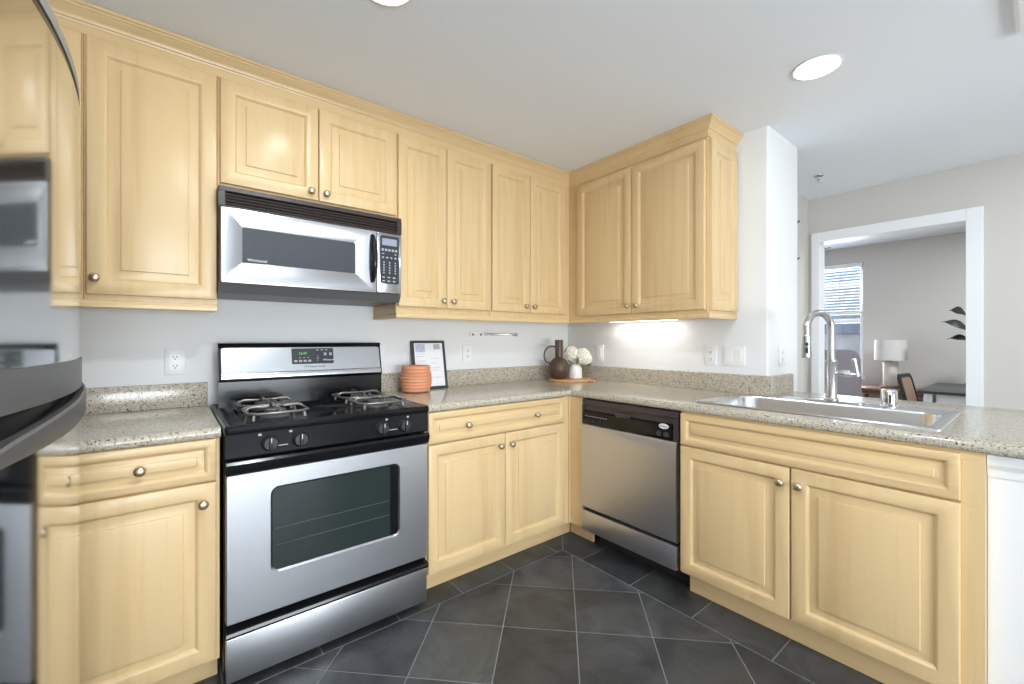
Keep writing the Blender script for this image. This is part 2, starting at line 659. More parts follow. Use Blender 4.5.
box(bm, XW, XW + 0.12, OY0, OY1, OZ, OZ + 0.009)
struct('trim_1', bm, 'trim', smooth=None)
# bedroom shell
XE = 4.11
WY0, WY1, WZ0, WZ1 = -1.016, 0.02, 0.75, 2.165
bm = bmesh.new()
box(bm, XE, XE + 0.14, -5.5, WY0, 0, CEIL)
box(bm, XE, XE + 0.14, WY1, 0.5, 0, CEIL)
box(bm, XE, XE + 0.14, WY0, WY1, 0, WZ0)
box(bm, XE, XE + 0.14, WY0, WY1, WZ1, CEIL)
struct('wall_bedroom', bm, 'wall_warm', smooth=None)
struct('wall_bedroom_left', B(XW + 0.12, XE + 0.14, 0.5, 0.6, 0, CEIL), 'wall_warm', smooth=None)
win = thing('window_1', 'white sash window with half raised blinds', 'window')
for k in ('label', 'category'):
    del win[k]
win['kind'] = 'structure'
bm = bmesh.new()
fx0, fx1 = XE + 0.03, XE + 0.09
box(bm, fx0, fx1, WY0, WY0 + 0.035, WZ0, WZ1, 0.003)
box(bm, fx0, fx1, WY1 - 0.035, WY1, WZ0, WZ1, 0.003)
box(bm, fx0, fx1, WY0 + 0.035, WY1 - 0.035, WZ0, WZ0 + 0.04, 0.003)
box(bm, fx0, fx1, WY0 + 0.035, WY1 - 0.035, WZ1 - 0.035, WZ1, 0.003)
box(bm, fx0, fx1, WY0 + 0.035, WY1 - 0.035, 1.42, 1.47, 0.003)
part('window_frame', bm, 'trim', win)
part('pane', B(XE + 0.058, XE + 0.062, WY0 + 0.03, WY1 - 0.03, WZ0 + 0.03, WZ1 - 0.03), 'pane', win)
part('window_sill', B(XE - 0.03, XE + 0.03, WY0 - 0.02, WY1 + 0.02, WZ0 - 0.025, WZ0), 'trim', win)
bl = thing('window_blind', 'white slatted blind drawn down over the upper half of the bedroom window', 'blind', (XE + 0.005, (WY0 + WY1) / 2, 1.52))
L = (WY1 - WY0) / 2 - 0.006
bm = bmesh.new()
zz = 1.575
slat_i = 0
while zz < 2.09:
    bmi = bmesh.new()
    ring_faces(bmi, [[(-0.019, -L, -0.001), (0.0, -L, 0.0015), (0.019, -L, -0.001), (0.0, -L, 0.0)], [(-0.019, L, -0.001), (0.0, L, 0.0015), (0.019, L, -0.001), (0.0, L, 0.0)]])
    part('slat', bmi, 'blind', bl, loc=(0, 0, zz - 1.52))
    zz += 0.036
part('head_rail', B(-0.022, 0.022, -L, L, 0.585, 0.64, 0.003), 'trim', bl)
part('bottom_rail', B(-0.02, 0.02, -L, L, 0.005, 0.035, 0.004), 'trim', bl)
for yc_ in (-L + 0.22, L - 0.12):
    part('cord', tube(bmesh.new(), [(-0.024, yc_, 0.6), (-0.024, yc_, 0.02)], 0.0025, 6), 'grey_plastic', bl)
# half wall that carries the end of the peninsula
bm = bmesh.new()
box(bm, -0.575, 0.12, -3.2, -2.2935, 0.0, 0.84)
struct('wall_peninsula', bm, 'wall', smooth=None)
bm = bmesh.new()
prof = [(-0.575, 0.80), (-0.581, 0.80), (-0.586, 0.822), (-0.598, 0.838), (-0.603, 0.852), (-0.603, 0.868), (-0.575, 0.868)]
extrude_poly(bm, prof, 'y', -3.2, -2.2935)
extrude_poly(bm, [(-0.575, 0.84), (0.12, 0.84), (0.12, 0.868), (-0.575, 0.868)], 'y', -3.2, -2.2935)
struct('trim_2', bm, 'trim', smooth=None)
# back panel under the counter on the living side
struct('wall_counter_back', B(0.0, 0.12, -2.293, -1.49, 0.0, 0.868), 'wall', smooth=None)


# ------------------------------------------------------------------ cabinets
def base_body(root, x0, x1, front=-0.617, top=0.872, hollow=False, back=-0.004):
    bm = bmesh.new()
    if hollow:
        box(bm, x0, x0 + 0.018, front, back, 0.115, top)
        box(bm, x1 - 0.018, x1, front, back, 0.115, top)
        box(bm, x0 + 0.018, x1 - 0.018, back - 0.012, back, 0.115, top)
        box(bm, x0 + 0.018, x1 - 0.018, front, back - 0.012, 0.115, 0.133)
        box(bm, x0 + 0.018, x1 - 0.018, front, front + 0.02, 0.70, 0.75)
        box(bm, x0 + 0.018, x1 - 0.018, front, front + 0.02, 0.845, top)
        xm = (x0 + x1) / 2
        box(bm, xm - 0.03, xm + 0.03, front, front + 0.02, 0.133, 0.70)
        box(bm, xm + 0.40, x1 - 0.018, front, front + 0.02, 0.1335, 0.6995)
        box(bm, xm + 0.40, x1 - 0.018, front, front + 0.02, 0.7505, 0.8445)
    else:
        box(bm, x0, x1, front, back, 0.112, top, 0.001, 1)
    return part('body', bm, 'maple', root, smooth=None)


FB = -0.6175
# base cabinet beside the range, under the left counter
cab = thing('base_cabinet', 'maple base cabinet with one drawer and one door between refrigerator and range', 'cabinet', (-2.75, 0, 0))
base_body(cab, -0.25, 0.384)
part('toe_kick', B(-0.25, 0.384, -0.528, -0.01, 0.0025, 0.111), 'maple_x', cab, smooth=None)
d = part('drawer', raised_panel(-0.14, 0.373, 0.736, 0.873, FB, rail=0.034, raise_w=0.019), 'maple_x', cab)
knob(d, 0.177, FB - 0.0205, 0.803)
d = part('door', raised_panel(-0.14, 0.373, 0.124, 0.728, FB), 'maple', cab)
knob(d, 0.336, FB - 0.0205, 0.662)
# right of the range
cab = thing('base_cabinet', 'maple base cabinet right of the range, wide two-knob drawer over two doors', 'cabinet', (-1.13, 0, 0))
base_body(cab, -0.456, 0.49)
part('toe_kick', B(-0.456, 0.598, -0.528, -0.01, 0.0025, 0.111), 'maple_x', cab, smooth=None)
d = part('drawer', raised_panel(-0.446, 0.441, 0.73, 0.872, FB, rail=0.036, raise_w=0.020), 'maple_x', cab)
knob(d, -0.236, FB - 0.0205, 0.796)
knob(d, 0.213, FB - 0.0205, 0.796)
d = part('door', raised_panel(-0.446, -0.003, 0.130, 0.722, FB), 'maple', cab)
knob(d, -0.039, FB - 0.0205, 0.662)
d = part('door', raised_panel(0.001, 0.441, 0.130, 0.722, FB), 'maple', cab)
knob(d, 0.035, FB - 0.0205, 0.662)
# corner filler
bm = bmesh.new()
extrude_poly(bm, [(-0.638, -0.62), (-0.6175, -0.6175), (-0.6175, -0.714), (-0.60, -0.714), (-0.60, -0.60), (-0.638, -0.60)], 'z', 0.112, 0.872)
box(bm, -0.528, -0.515, -0.714, -0.53, 0.0025, 0.111)
mesh_thing('corner_filler', bm, 'maple', 'maple filler strip in the inner corner left of the dishwasher', 'filler', smooth=None)
# sink cabinet (faces -x): local x runs toward -y of the world
RB = -PI / 2
cab = thing('base_cabinet', 'wide maple sink cabinet with a long drawer front over two doors, right of the dishwasher', 'cabinet', (0, -1.787, 0), RB)
base_body(cab, -0.458, 0.505, hollow=True)
part('toe_kick', B(-0.455, 0.505, -0.545, -0.525, 0.0025, 0.114), 'maple_x', cab, smooth=None)
part('drawer', raised_panel(-0.454, 0.454, 0.722, 0.865, FB, rail=0.036, raise_w=0.020), 'maple_x', cab)
d = part('door', raised_panel(-0.454, -0.003, 0.129, 0.714, FB), 'maple', cab)
knob(d, -0.033, FB - 0.0205, 0.655)
d = part('door', raised_panel(0.003, 0.454, 0.129, 0.714, FB), 'maple', cab)
knob(d, 0.030, FB - 0.0205, 0.655)

# wall cabinets along the back wall
UB, UT, FU = 1.345, 2.262, -0.315
UFR = -0.335


def wall_body(root, x0, x1, z0, z1, depth=0.3145):
    return part('body', B(x0, x1, -depth, -0.002, z0, z1, 0.001, 1), 'maple', root, smooth=None)


UTOP = 2.30
cab = thing('wall_cabinet', 'maple wall cabinet at the far left, mostly hidden behind the refrigerator', 'cabinet', (-3.05, 0, 1.345))
wall_body(cab, -0.33, 0.316, 0.005, UTOP - 1.345)
d = part('door', raised_panel(-0.005, 0.313, 0.025, UT - 1.345, FU), 'maple', cab)
d = part('door', raised_panel(-0.323, -0.009, 0.025, UT - 1.345, FU), 'maple', cab)
cab = thing('wall_cabinet', 'tall single-door maple wall cabinet left of the microwave', 'cabinet', (-2.54, 0, 1.345))
wall_body(cab, -0.193, 0.189, 0.005, UTOP - 1.345)
d = part('door', raised_panel(-0.185, 0.186, 0.025, UT - 1.345, FU), 'maple', cab)
knob(d, -0.163, UFR, 0.08)
cab = thing('wall_cabinet', 'short two-door maple wall cabinet above the microwave', 'cabinet', (-1.97, 0, 1.82))
wall_body(cab, -0.380, 0.376, 0.004, UTOP - 1.82)
d = part('door', raised_panel(-0.372, -0.0025, 0.022, UT - 1.82, FU), 'maple', cab)
knob(d, -0.034, UFR, 0.056)
d = part('door', raised_panel(0.0015, 0.371, 0.022, UT - 1.82, FU), 'maple', cab)
knob(d, 0.030, UFR, 0.056)
cab = thing('wall_cabinet', 'two-door maple wall cabinet directly right of the microwave', 'cabinet', (-1.30, 0, 1.345))
wall_body(cab, -0.293, 0.299, 0.005, UTOP - 1.345)
d = part('door', raised_panel(-0.287, -0.0055, 0.038, UT - 1.345, FU, rail=0.056), 'maple', cab)
knob(d, -0.029, UFR, 0.077)
d = part('door', raised_panel(-0.0015, 0.295, 0.038, UT - 1.345, FU, rail=0.056), 'maple', cab)
knob(d, 0.032, UFR, 0.077)
cab = thing('wall_cabinet', 'two-door maple wall cabinet in the back corner of the room', 'cabinet', (-0.69, 0, 1.345))
wall_body(cab, -0.309, 0.686, 0.005, UTOP - 1.345)
d = part('door', raised_panel(-0.301, -0.003, 0.038, UT - 1.345, FU, rail=0.056), 'maple', cab)
knob(d, -0.043, UFR, 0.077)
d = part('door', raised_panel(0.001, 0.318, 0.038, UT - 1.345, FU, rail=0.056), 'maple', cab)
knob(d, 0.024, UFR, 0.077)
# wall cabinet on the right wall
cab = thing('wall_cabinet', 'maple wall cabinet on the right wall above the dishwasher, two doors and a panelled end', 'cabinet', (0, -0.844, 1.345), RB)
wall_body(cab, -0.528, 0.459, 0.005, UTOP - 1.345)
d = part('door', raised_panel(-0.437, -0.003, 0.025, UT - 1.355, FU), 'maple', cab)
knob(d, -0.022, UFR, 0.069)
d = part('door', raised_panel(0.001, 0.450, 0.025, UT - 1.355, FU), 'maple', cab)
knob(d, 0.042, UFR, 0.069)
part('end_panel', raised_panel(-0.306, -0.008, 0.02, UTOP - 1.385, 0.0, rail=0.062), 'maple', cab, loc=(0.4595, 0, 0)).rotation_euler = (0, 0, PI / 2)


# crown moulding, mitred round the cabinets
def sweep_profile(bm, path, prof):
    """path: list of (x,y); prof: list of (out, z); out is to the right-hand side of the path"""
    n = len(path)
    rings = []
    for i in range(n):
        p = Vector(path[i])
        if i == 0:
            t = (Vector(path[1]) - p).normalized()
            nrm = Vector((t.y, -t.x))
        elif i == n - 1:
            t = (p - Vector(path[i - 1])).normalized()
            nrm = Vector((t.y, -t.x))
        else:
            t1 = (p - Vector(path[i - 1])).normalized()
            t2 = (Vector(path[i + 1]) - p).normalized()
            n1 = Vector((t1.y, -t1.x))
            n2 = Vector((t2.y, -t2.x))
            nrm = (n1 + n2) / (1 + n1.dot(n2))
        rings.append([(p.x + nrm.x * o, p.y + nrm.y * o, z) for o, z in prof])
    return ring_faces(bm, rings)


UE = -1.304
crown_prof = [(0.0, 2.2685), (0.0035, 2.2685), (0.0035, 2.299), (0.005, 2.300), (0.007, 2.306), (0.012, 2.308), (0.014, 2.314), (0.019, 2.322), (0.029, 2.330), (0.034, 2.337),
              (0.038, 2.339), (0.039, 2.346), (0.044, 2.348), (0.045, 2.3585), (0.0, 2.3585)]
bm = bmesh.new()
sweep_profile(bm, [(-3.38, -0.3155), (-0.3155, -0.3155), (-0.3155, UE - 0.0005), (-0.003, UE - 0.0005)], crown_prof)
mesh_thing('crown_moulding', bm, 'maple_x', 'stepped maple crown moulding running along the tops of the wall cabinets under the ceiling', 'moulding', smooth=25)
rail_prof = [(0.0, 1.322), (0.018, 1.322), (0.023, 1.326), (0.024, 1.338), (0.021, 1.345), (0.021, 1.3495), (0.0, 1.3495)]
bm = bmesh.new()
sweep_profile(bm, [(-3.38, -0.297), (-2.375, -0.297), (-2.375, -0.24)], rail_prof)
mesh_thing('light_rail', bm, 'maple_x', 'maple light rail under the left wall cabinets beside the microwave', 'moulding', smooth=25)
bm = bmesh.new()
sweep_profile(bm, [(-1.571, -0.004), (-1.571, -0.297), (-0.297, -0.297), (-0.297, UE + 0.012), (-0.003, UE + 0.012)], rail_prof)
mesh_thing('light_rail', bm, 'maple_x', 'maple light rail under the corner wall cabinets, turning onto the right wall', 'moulding', smooth=25)


# ------------------------------------------------------------------ countertops
def slab(xs, ys, inside, z0, z1, front_edges, bev=0.017):
    bm = bmesh.new()
    grid = {}

    def v(i, j, z):
        k = (i, j, z)
        if k not in grid:
            grid[k] = bm.verts.new((xs[i], ys[j], z))
        return grid[k]
    cells = {(i, j) for i in range(len(xs) - 1) for j in range(len(ys) - 1) if inside((xs[i] + xs[i + 1]) / 2, (ys[j] + ys[j + 1]) / 2)}
    for i, j in cells:
        bm.faces.new((v(i, j, z1), v(i + 1, j, z1), v(i + 1, j + 1, z1), v(i, j + 1, z1)))
        bm.faces.new((v(i, j, z0), v(i, j + 1, z0), v(i + 1, j + 1, z0), v(i + 1, j, z0)))
        for (di, dj, a, b) in ((-1, 0, (0, 0), (0, 1)), (1, 0, (1, 1), (1, 0)), (0, -1, (1, 0), (0, 0)), (0, 1, (0, 1), (1, 1))):
            if (i + di, j + dj) not in cells:
                p, q = (i + a[0], j + a[1]), (i + b[0], j + b[1])
                bm.faces.new((v(*p, z0), v(*q, z0), v(*q, z1), v(*p, z1)))
    bmesh.ops.recalc_face_normals(bm, faces=bm.faces[:])
    es = []
    for e in bm.edges:
        a, b = e.verts
        if abs(a.co.z - b.co.z) < 1e-6 and len(e.link_faces) == 2 and e.calc_face_angle(0) > 1 and front_edges((a.co + b.co) / 2):
            es.append(e)
    bmesh.ops.bevel(bm, geom=es, offset=bev, segments=5, profile=0.5, affect='EDGES')
    return bm


CT0, CT1 = 0.873, 0.911
ct = thing('countertop', 'speckled beige granite countertop between the refrigerator and the range, with backsplash', 'countertop', (-2.7, -0.3, CT0))
o = part('slab', slab([-3.38, -2.364], [-0.636, -0.003], lambda x, y: True, CT0, CT1, lambda c: c.y < -0.63), 'granite', ct)
o.matrix_parent_inverse = Matrix.Translation((2.7, 0.3, -CT0))
o = part('backsplash', B(-3.38, -2.364, -0.0225, -0.001, CT1 + 0.0005, 1.017, 0.002), 'granite', ct)
o.matrix_parent_inverse = Matrix.Translation((2.7, 0.3, -CT0))

SX0, SX1, SY0, SY1 = -0.548, 0.005, -2.193, -1.352   # sink rim
ct = thing('countertop', 'long L-shaped speckled beige granite countertop from the range round to the sink peninsula', 'countertop', (-0.6, -0.6, CT0))
xs = sorted([-1.590, -0.636, SX0 + 0.02, -0.002, SX1 - 0.02, 0.345])
ys = sorted([-0.003, -0.636, SY1 - 0.02, SY0 + 0.02, -1.4755, -2.95])


def in_ct(x, y):
    if y > -0.636:
        r = x < -0.002
    elif y > -1.4755:
        r = -0.636 < x < -0.002
    else:
        r = x > -0.636
    if SX0 + 0.02 < x < SX1 - 0.02 and SY0 + 0.02 < y < SY1 - 0.02:
        r = False
    return r


def fr(c):
    return (abs(c.y + 0.636) < 1e-3 and c.x < -0.63) or (abs(c.x + 0.636) < 1e-3 and c.y < -0.63) or abs(c.x - 0.345) < 1e-3 or (abs(c.y + 2.95) < 1e-3)


o = part('slab', slab(xs, ys, in_ct, CT0, CT1, fr), 'granite', ct)
o.matrix_parent_inverse = Matrix.Translation((0.6, 0.6, -CT0))
bm = bmesh.new()
Z0, Z1 = CT1 + 0.0005, 1.015
sweep_profile(bm, [(-1.590, -0.001), (-0.001, -0.001), (-0.001, -1.4755), (0.302, -1.4755)], [(0, Z0), (0.0215, Z0), (0.0215, Z1 - 0.002), (0.0195, Z1), (0, Z1)])
o = part('backsplash', bm, 'granite', ct)
o.matrix_parent_inverse = Matrix.Translation((0.6, 0.6, -CT0))

# ------------------------------------------------------------------ sink, faucet, air gap
sk = thing('sink', 'stainless steel single-bowl drop-in sink set into the peninsula countertop', 'sink', (-0.27, -1.772, CT1))


def rr(x0, x1, y0, y1, r, z, n=6):
    return [(p[0], p[1], z) for p in rrect(x0, x1, y0, y1, r, n)]


bm = bmesh.new()
ox, oy = -0.27, -1.772
x0, x1, y0, y1 = SX0 - ox, SX1 - ox, SY0 - oy, SY1 - oy
bx0, bx1, by0, by1 = x0 + 0.038, x1 - 0.105, y0 + 0.042, y1 - 0.042
rings = [rr(x0, x1, y0, y1, 0.018, 0.0005), rr(x0 + 0.0005, x1 - 0.0005, y0 + 0.0005, y1 - 0.0005, 0.018, 0.004), rr(x0 + 0.005, x1 - 0.005, y0 + 0.005, y1 - 0.005, 0.016, 0.0075),
         rr(x0 + 0.012, x1 - 0.012, y0 + 0.012, y1 - 0.012, 0.014, 0.007), rr(x0 + 0.018, x1 - 0.018, y0 + 0.018, y1 - 0.018, 0.012, 0.004),
         rr(bx0 - 0.006, bx1 + 0.006, by0 - 0.006, by1 + 0.006, 0.075, 0.004), rr(bx0, bx1, by0, by1, 0.07, 0.0015), rr(bx0 + 0.004, bx1 - 0.004, by0 + 0.004, by1 - 0.004, 0.068, -0.008),
         rr(bx0 + 0.012, bx1 - 0.012, by0 + 0.012, by1 - 0.012, 0.062, -0.15), rr(bx0 + 0.022, bx1 - 0.022, by0 + 0.022, by1 - 0.022, 0.055, -0.172),
         rr(bx0 + 0.045, bx1 - 0.045, by0 + 0.045, by1 - 0.045, 0.04, -0.18),
         rr(bx0 + 0.16, bx1 - 0.16, by0 + 0.34, by1 - 0.34, 0.02, -0.184)]
ring_faces(bm, rings, cap0=False)
part('bowl', bm, 'sink_steel', sk)
bm = bmesh.new()
lathe(bm, [(0, 0), (0.045, 0), (0.045, 0.004), (0.036, 0.006), (0.034, 0.002), (0, 0.002)], ((bx0 + bx1) / 2, 0, -0.183))
part('drain', bm, 'chrome', sk)

FX, FY, FZ = -0.045, -1.766, CT1 + 0.0045
fa = thing('faucet', 'brushed nickel gooseneck pull-down faucet with side lever behind the sink', 'faucet', (FX, FY, FZ))
bm = bmesh.new()
ring_faces(bm, [rr(-0.03, 0.03, -0.125, 0.105, 0.028, 0.0), rr(-0.03, 0.03, -0.125, 0.105, 0.028, 0.005), rr(-0.026, 0.026, -0.121, 0.101, 0.025, 0.008)])
part('deck_plate', bm, 'nickel', fa)
bm = bmesh.new()
lathe(bm, [(0.0, 0.0085), (0.030, 0.0085), (0.030, 0.014), (0.0235, 0.020), (0.0225, 0.03), (0.0225, 0.185), (0.0245, 0.188), (0.0245, 0.196), (0.019, 0.200), (0.0, 0.2005)])
part('body', bm, 'nickel', fa, smooth=40)
dv = Vector((-0.14, 0.06, 0))
R = dv.length / 2
du = dv.normalized()
pts = [(0, 0, 0.2005), (0, 0, 0.26), (0, 0, 0.345)]
for k in range(1, 17):
    a = PI * k / 16
    p = du * (R - R * math.cos(a))
    pts.append((p.x, p.y, 0.345 + R * math.sin(a)))
pts.append((dv.x, dv.y, 0.315))
bm = bmesh.new()
tube(bm, pts, 0.0155, 16)
part('spout', bm, 'nickel', fa, smooth=50)
bm = bmesh.new()
lathe(bm, [(0, 0.314), (0.0165, 0.314), (0.0175, 0.31), (0.0165, 0.305), (0.0185, 0.275), (0.0205, 0.225), (0.0205, 0.215), (0.017, 0.211), (0, 0.2115)], (dv.x, dv.y, 0))
sh = part('spray_head', bm, 'nickel', fa, smooth=40)
bm = bmesh.new()
sd = Vector((-0.9, -0.42, 0)).normalized()
for zc, h in ((0.273, 0.012), (0.245, 0.018)):
    lathe(bm, [(0, 0), (0.007, 0), (0.006, 0.004), (0, 0.005)], (0, 0, 0), 12, 'x')
    bmesh.ops.scale(bm, vec=(1, 1, h / 0.007), verts=bm.verts[-48:])
    bmesh.ops.rotate(bm, cent=(0, 0, 0), matrix=Matrix.Rotation(math.atan2(sd.y, sd.x), 3, 'Z'), verts=bm.verts[-48:])
    bmesh.ops.translate(bm, vec=(dv.x + sd.x * 0.0175, dv.y + sd.y * 0.0175, zc), verts=bm.verts[-48:])
part('spray_button', bm, 'black_matte', sh)
hd = Vector((0.25, -0.97, 0)).normalized()
bm = bmesh.new()
hp = [tuple(hd * t + Vector((0, 0, 0.135))) for t in (0.018, 0.03, 0.034, 0.07, 0.074, 0.085, 0.092, 0.108)]
tube(bm, hp, [0.014, 0.014, 0.017, 0.017, 0.013, 0.012, 0.009, 0.009], 16)
hb = part('handle_barrel', bm, 'nickel', fa, smooth=40)
bm = bmesh.new()
e0 = hd * 0.098 + Vector((0, 0, 0.125))
e1 = hd * 0.084 + Vector((0, 0, 0.205))
tube(bm, [e0, e0.lerp(e1, 0.3), e1], [0.009, 0.009, 0.0105], 12)
part('lever', bm, 'nickel', hb, smooth=40)

bm = bmesh.new()
lathe(bm, [(0, 0), (0.031, 0), (0.031, 0.006), (0.0285, 0.008), (0.0285, 0.068), (0.026, 0.074), (0.018, 0.077), (0, 0.078)])
ag = thing('air_gap', 'short chrome air gap cap at the right of the faucet', 'air gap', (-0.04, -1.975, FZ))
part('cap', bm, 'chrome', ag, smooth=40)
bm = bmesh.new()
box(bm, -0.0292, -0.0278, -0.012, -0.004, 0.02, 0.055)
part('slot', bm, 'slot', ag, smooth=None)

# ------------------------------------------------------------------ gas range
rg = thing('gas_range', 'stainless steel and black gas range with four burners and glass oven door', 'stove', (-1.977, 0, 0))
RW = 0.379
part('body', B(-RW, RW, -0.635, -0.03, 0.035, 0.884, 0.002), 'black', rg, smooth=None)
for sx in (-1, 1):
    for y in (-0.6, -0.09):
        bm = bmesh.new()
        lathe(bm, [(0, 0.002), (0.018, 0.002), (0.018, 0.012), (0.008, 0.015), (0.008, 0.034), (0, 0.034)], (sx * 0.33, y, 0), 12)
        part('foot', bm, 'black_matte', rg)
# storage drawer
dr = part('storage_drawer', B(-RW + 0.003, RW - 0.003, -0.668, -0.636, 0.040, 0.190, 0.004), 'steel_oven', rg)
bm = bmesh.new()
prof = [(-0.637, 0.192), (-0.672, 0.192), (-0.681, 0.197), (-0.684, 0.206), (-0.681, 0.215), (-0.672, 0.219), (-0.655, 0.221), (-0.637, 0.236)]
extrude_poly(bm, prof, 'x', -RW + 0.003, RW - 0.003)
part('drawer_handle', bm, 'black', dr)
# oven door
bm = bmesh.new()
dz0, dz1, dyb, dyf = 0.240, 0.748, -0.637, -0.672
outer = rrect(-RW + 0.003, RW - 0.003, dz0, dz1, 0.004, 5)
win_o = rrect(-0.243, 0.247, 0.374, 0.684, 0.028, 5)
win_i = rrect(-0.237, 0.241, 0.380, 0.678, 0.024, 5)
ring_faces(bm, [[(p[0], dyb, p[1]) for p in outer], [(p[0], dyf + 0.003, p[1]) for p in outer], [(p[0] * 0.992, dyf, (p[1] - 0.494) * 0.99 + 0.494) for p in outer],
                [(p[0], dyf, p[1]) for p in win_o], [(p[0], dyf + 0.008, p[1]) for p in win_i]], cap1=False)
dd = part('oven_door', bm, 'steel_oven', rg)
bm = bmesh.new()
extrude_poly(bm, rrect(-0.236, 0.240, 0.381, 0.677, 0.023), 'y', dyf + 0.007, dyf + 0.012)
part('door_glass', bm, 'dark_glass', dd, smooth=None)
bm = bmesh.new()
extrude_poly(bm, rrect(0.205, 0.239, 0.383, 0.675, 0.004), 'y', dyf + 0.0055, dyf + 0.0069)
part('glass_border', bm, 'black', dd, smooth=None)
bm = bmesh.new()
for z in (0.47, 0.53):
    tube(bm, [(-0.225, dyf + 0.006, z), (0.20, dyf + 0.006, z)], 0.001, 6)
part('rack_lines', bm, 'grey_plastic', dd)
# black handle rail across the top of the door
bm = bmesh.new()
prof = [(-0.637, 0.7505), (-0.676, 0.7505), (-0.684, 0.757), (-0.690, 0.772), (-0.692, 0.786), (-0.686, 0.795), (-0.676, 0.797), (-0.664, 0.792), (-0.655, 0.785), (-0.637, 0.785)]
extrude_poly(bm, prof, 'x', -RW + 0.002, RW - 0.002)
part('oven_handle', bm, 'black', dd)
# front control panel
bm = bmesh.new()
extrude_poly(bm, [(-0.60, 0.799), (-0.668, 0.799), (-0.671, 0.806), (-0.672, 0.886), (-0.60, 0.886)], 'x', -RW + 0.001, RW - 0.001)
cp = part('control_panel', bm, 'black', rg, smooth=None)
tilt = math.atan2(0.006, 0.08)
for kx in (-0.245, -0.146, 0.166, 0.264):
    bm = bmesh.new()
    lathe(bm, [(0, 0), (0.029, 0), (0.029, 0.004), (0.026, 0.007), (0.0235, 0.02), (0.021, 0.0235), (0, 0.024)], n=26, axis='-y')
    box(bm, -0.0055, 0.0055, -0.034, -0.015, -0.022, 0.024, 0.003)
    kk = part('control_knob', bm, 'black_matte', cp, smooth=40, loc=(kx, -0.6715, 0.843))
    part('pointer', B(-0.001, 0.001, -0.0346, -0.0338, 0.006, 0.022), 'print', kk, smooth=None)
for kx in (-0.276, -0.178, 0.187, 0.282):
    part('burner_mark', B(kx - 0.005, kx + 0.005, -0.6726, -0.6700, 0.872, 0.880), 'grey_print', cp, smooth=None)
for kx in (-0.205, 0.215):
    part('printed_line', B(kx - 0.018, kx + 0.018, -0.6724, -0.6705, 0.828, 0.831), 'grey_print', cp, smooth=None)
# cooktop
bm = bmesh.new()
cs = [rr(-RW - 0.001, RW + 0.001, -0.682, -0.035, 0.012, 0.887), rr(-RW - 0.003, RW + 0.003, -0.686, -0.035, 0.014, 0.895), rr(-RW - 0.003, RW + 0.003, -0.686, -0.035, 0.014, 0.910), rr(-RW + 0.002, RW - 0.002, -0.681, -0.04, 0.014, 0.917),
      rr(-RW + 0.012, RW - 0.012, -0.668, -0.05, 0.016, 0.917), rr(-RW + 0.024, RW - 0.024, -0.65, -0.06, 0.03, 0.908)]
ring_faces(bm, cs)
ck = part('cooktop', bm, 'black', rg)
GX, GY = (-0.197, 0.213), (-0.255, -0.495)
for gx in GX:
    for gy in GY:
        bm = bmesh.new()
        lathe(bm, [(0, 0), (0.052, 0), (0.050, 0.008), (0.036, 0.012), (0.036, 0.02), (0.039, 0.022), (0.037, 0.029), (0, 0.031)], (gx, gy, 0.9085), 24)
        part('burner', bm, 'grey_plastic', ck, smooth=40)
        bm = bmesh.new()
        h, zt = 0.103, 0.948
        c = 0.03
        loop = []
        for (a, b2) in ((h, h - c), (h - c, h), (-h + c, h), (-h, h - c), (-h, -h + c), (-h + c, -h), (h - c, -h), (h, -h + c)):
            loop.append((gx + a, gy + b2, zt - 0.012))
        tube(bm, loop + loop[:2], 0.0055, 8)
        for k in range(4):
            a = PI / 2 * k
            ca, sa = math.cos(a), math.sin(a)
            tube(bm, [(gx + ca * h, gy + sa * h, zt - 0.012), (gx + ca * (h - 0.012), gy + sa * (h - 0.012), zt), (gx + ca * 0.075, gy + sa * 0.075, zt + 0.003), (gx + ca * 0.028, gy + sa * 0.028, zt)], 0.0055, 8)
            a += PI / 4
            ca, sa = math.cos(a), math.sin(a)
            r0 = (h - c / 2) * 1.36
            tube(bm, [(gx + ca * r0 * 1.0, gy + sa * r0, zt - 0.012), (gx + ca * (r0 + 0.004), gy + sa * (r0 + 0.004), 0.9105)], [0.0055, 0.007], 8)
        part('burner_grate', bm, 'iron', ck, smooth=60)
# back guard
GDX = 0.015
bm = bmesh.new()
extrude_poly(bm, [(-0.03, 0.90), (-0.085, 0.90), (-0.085, 1.02), (-0.095, 1.03), (-0.062, 1.172), (-0.068, 1.186), (-0.06, 1.194), (-0.03, 1.194)], 'x', -RW + 0.009, RW - 0.009)
bgd = part('back_guard', bm, 'black', rg, smooth=25, loc=(GDX, -0.035, 0))
# slanted steel face: from (y=-0.098,z=1.035) to (y=-0.065,z=1.176)
ang = math.atan2(0.033, 0.142)
bm = bmesh.new()
ring_faces(bm, [[(p[0], 0, p[1]) for p in rrect(-0.361, 0.361, 0.0, 0.146, 0.012)], [(p[0], -0.004, p[1]) for p in rrect(-0.361, 0.361, 0.0, 0.146, 0.012)],
                [(p[0] * 0.996, -0.006, (p[1] - 0.073) * 0.97 + 0.073) for p in rrect(-0.361, 0.361, 0.0, 0.146, 0.012)]])
fp = part('steel_face', bm, 'steel', bgd, loc=(0, -0.0955, 1.031), rot=(-ang, 0, 0))
bm = bmesh.new()
extrude_poly(bm, [(-0.0055, 0.028), (-0.010, 0.024), (-0.012, 0.012), (-0.009, 0.002), (-0.0055, 0.0)], 'x', -0.360, 0.360)
part('lower_lip', bm, 'steel', bgd, loc=(0, -0.0955, 1.031), rot=(-ang, 0, 0))
bm = bmesh.new()
extrude_poly(bm, rrect(-0.076, 0.118, 0.060, 0.138, 0.005), 'y', -0.0085, -0.006)
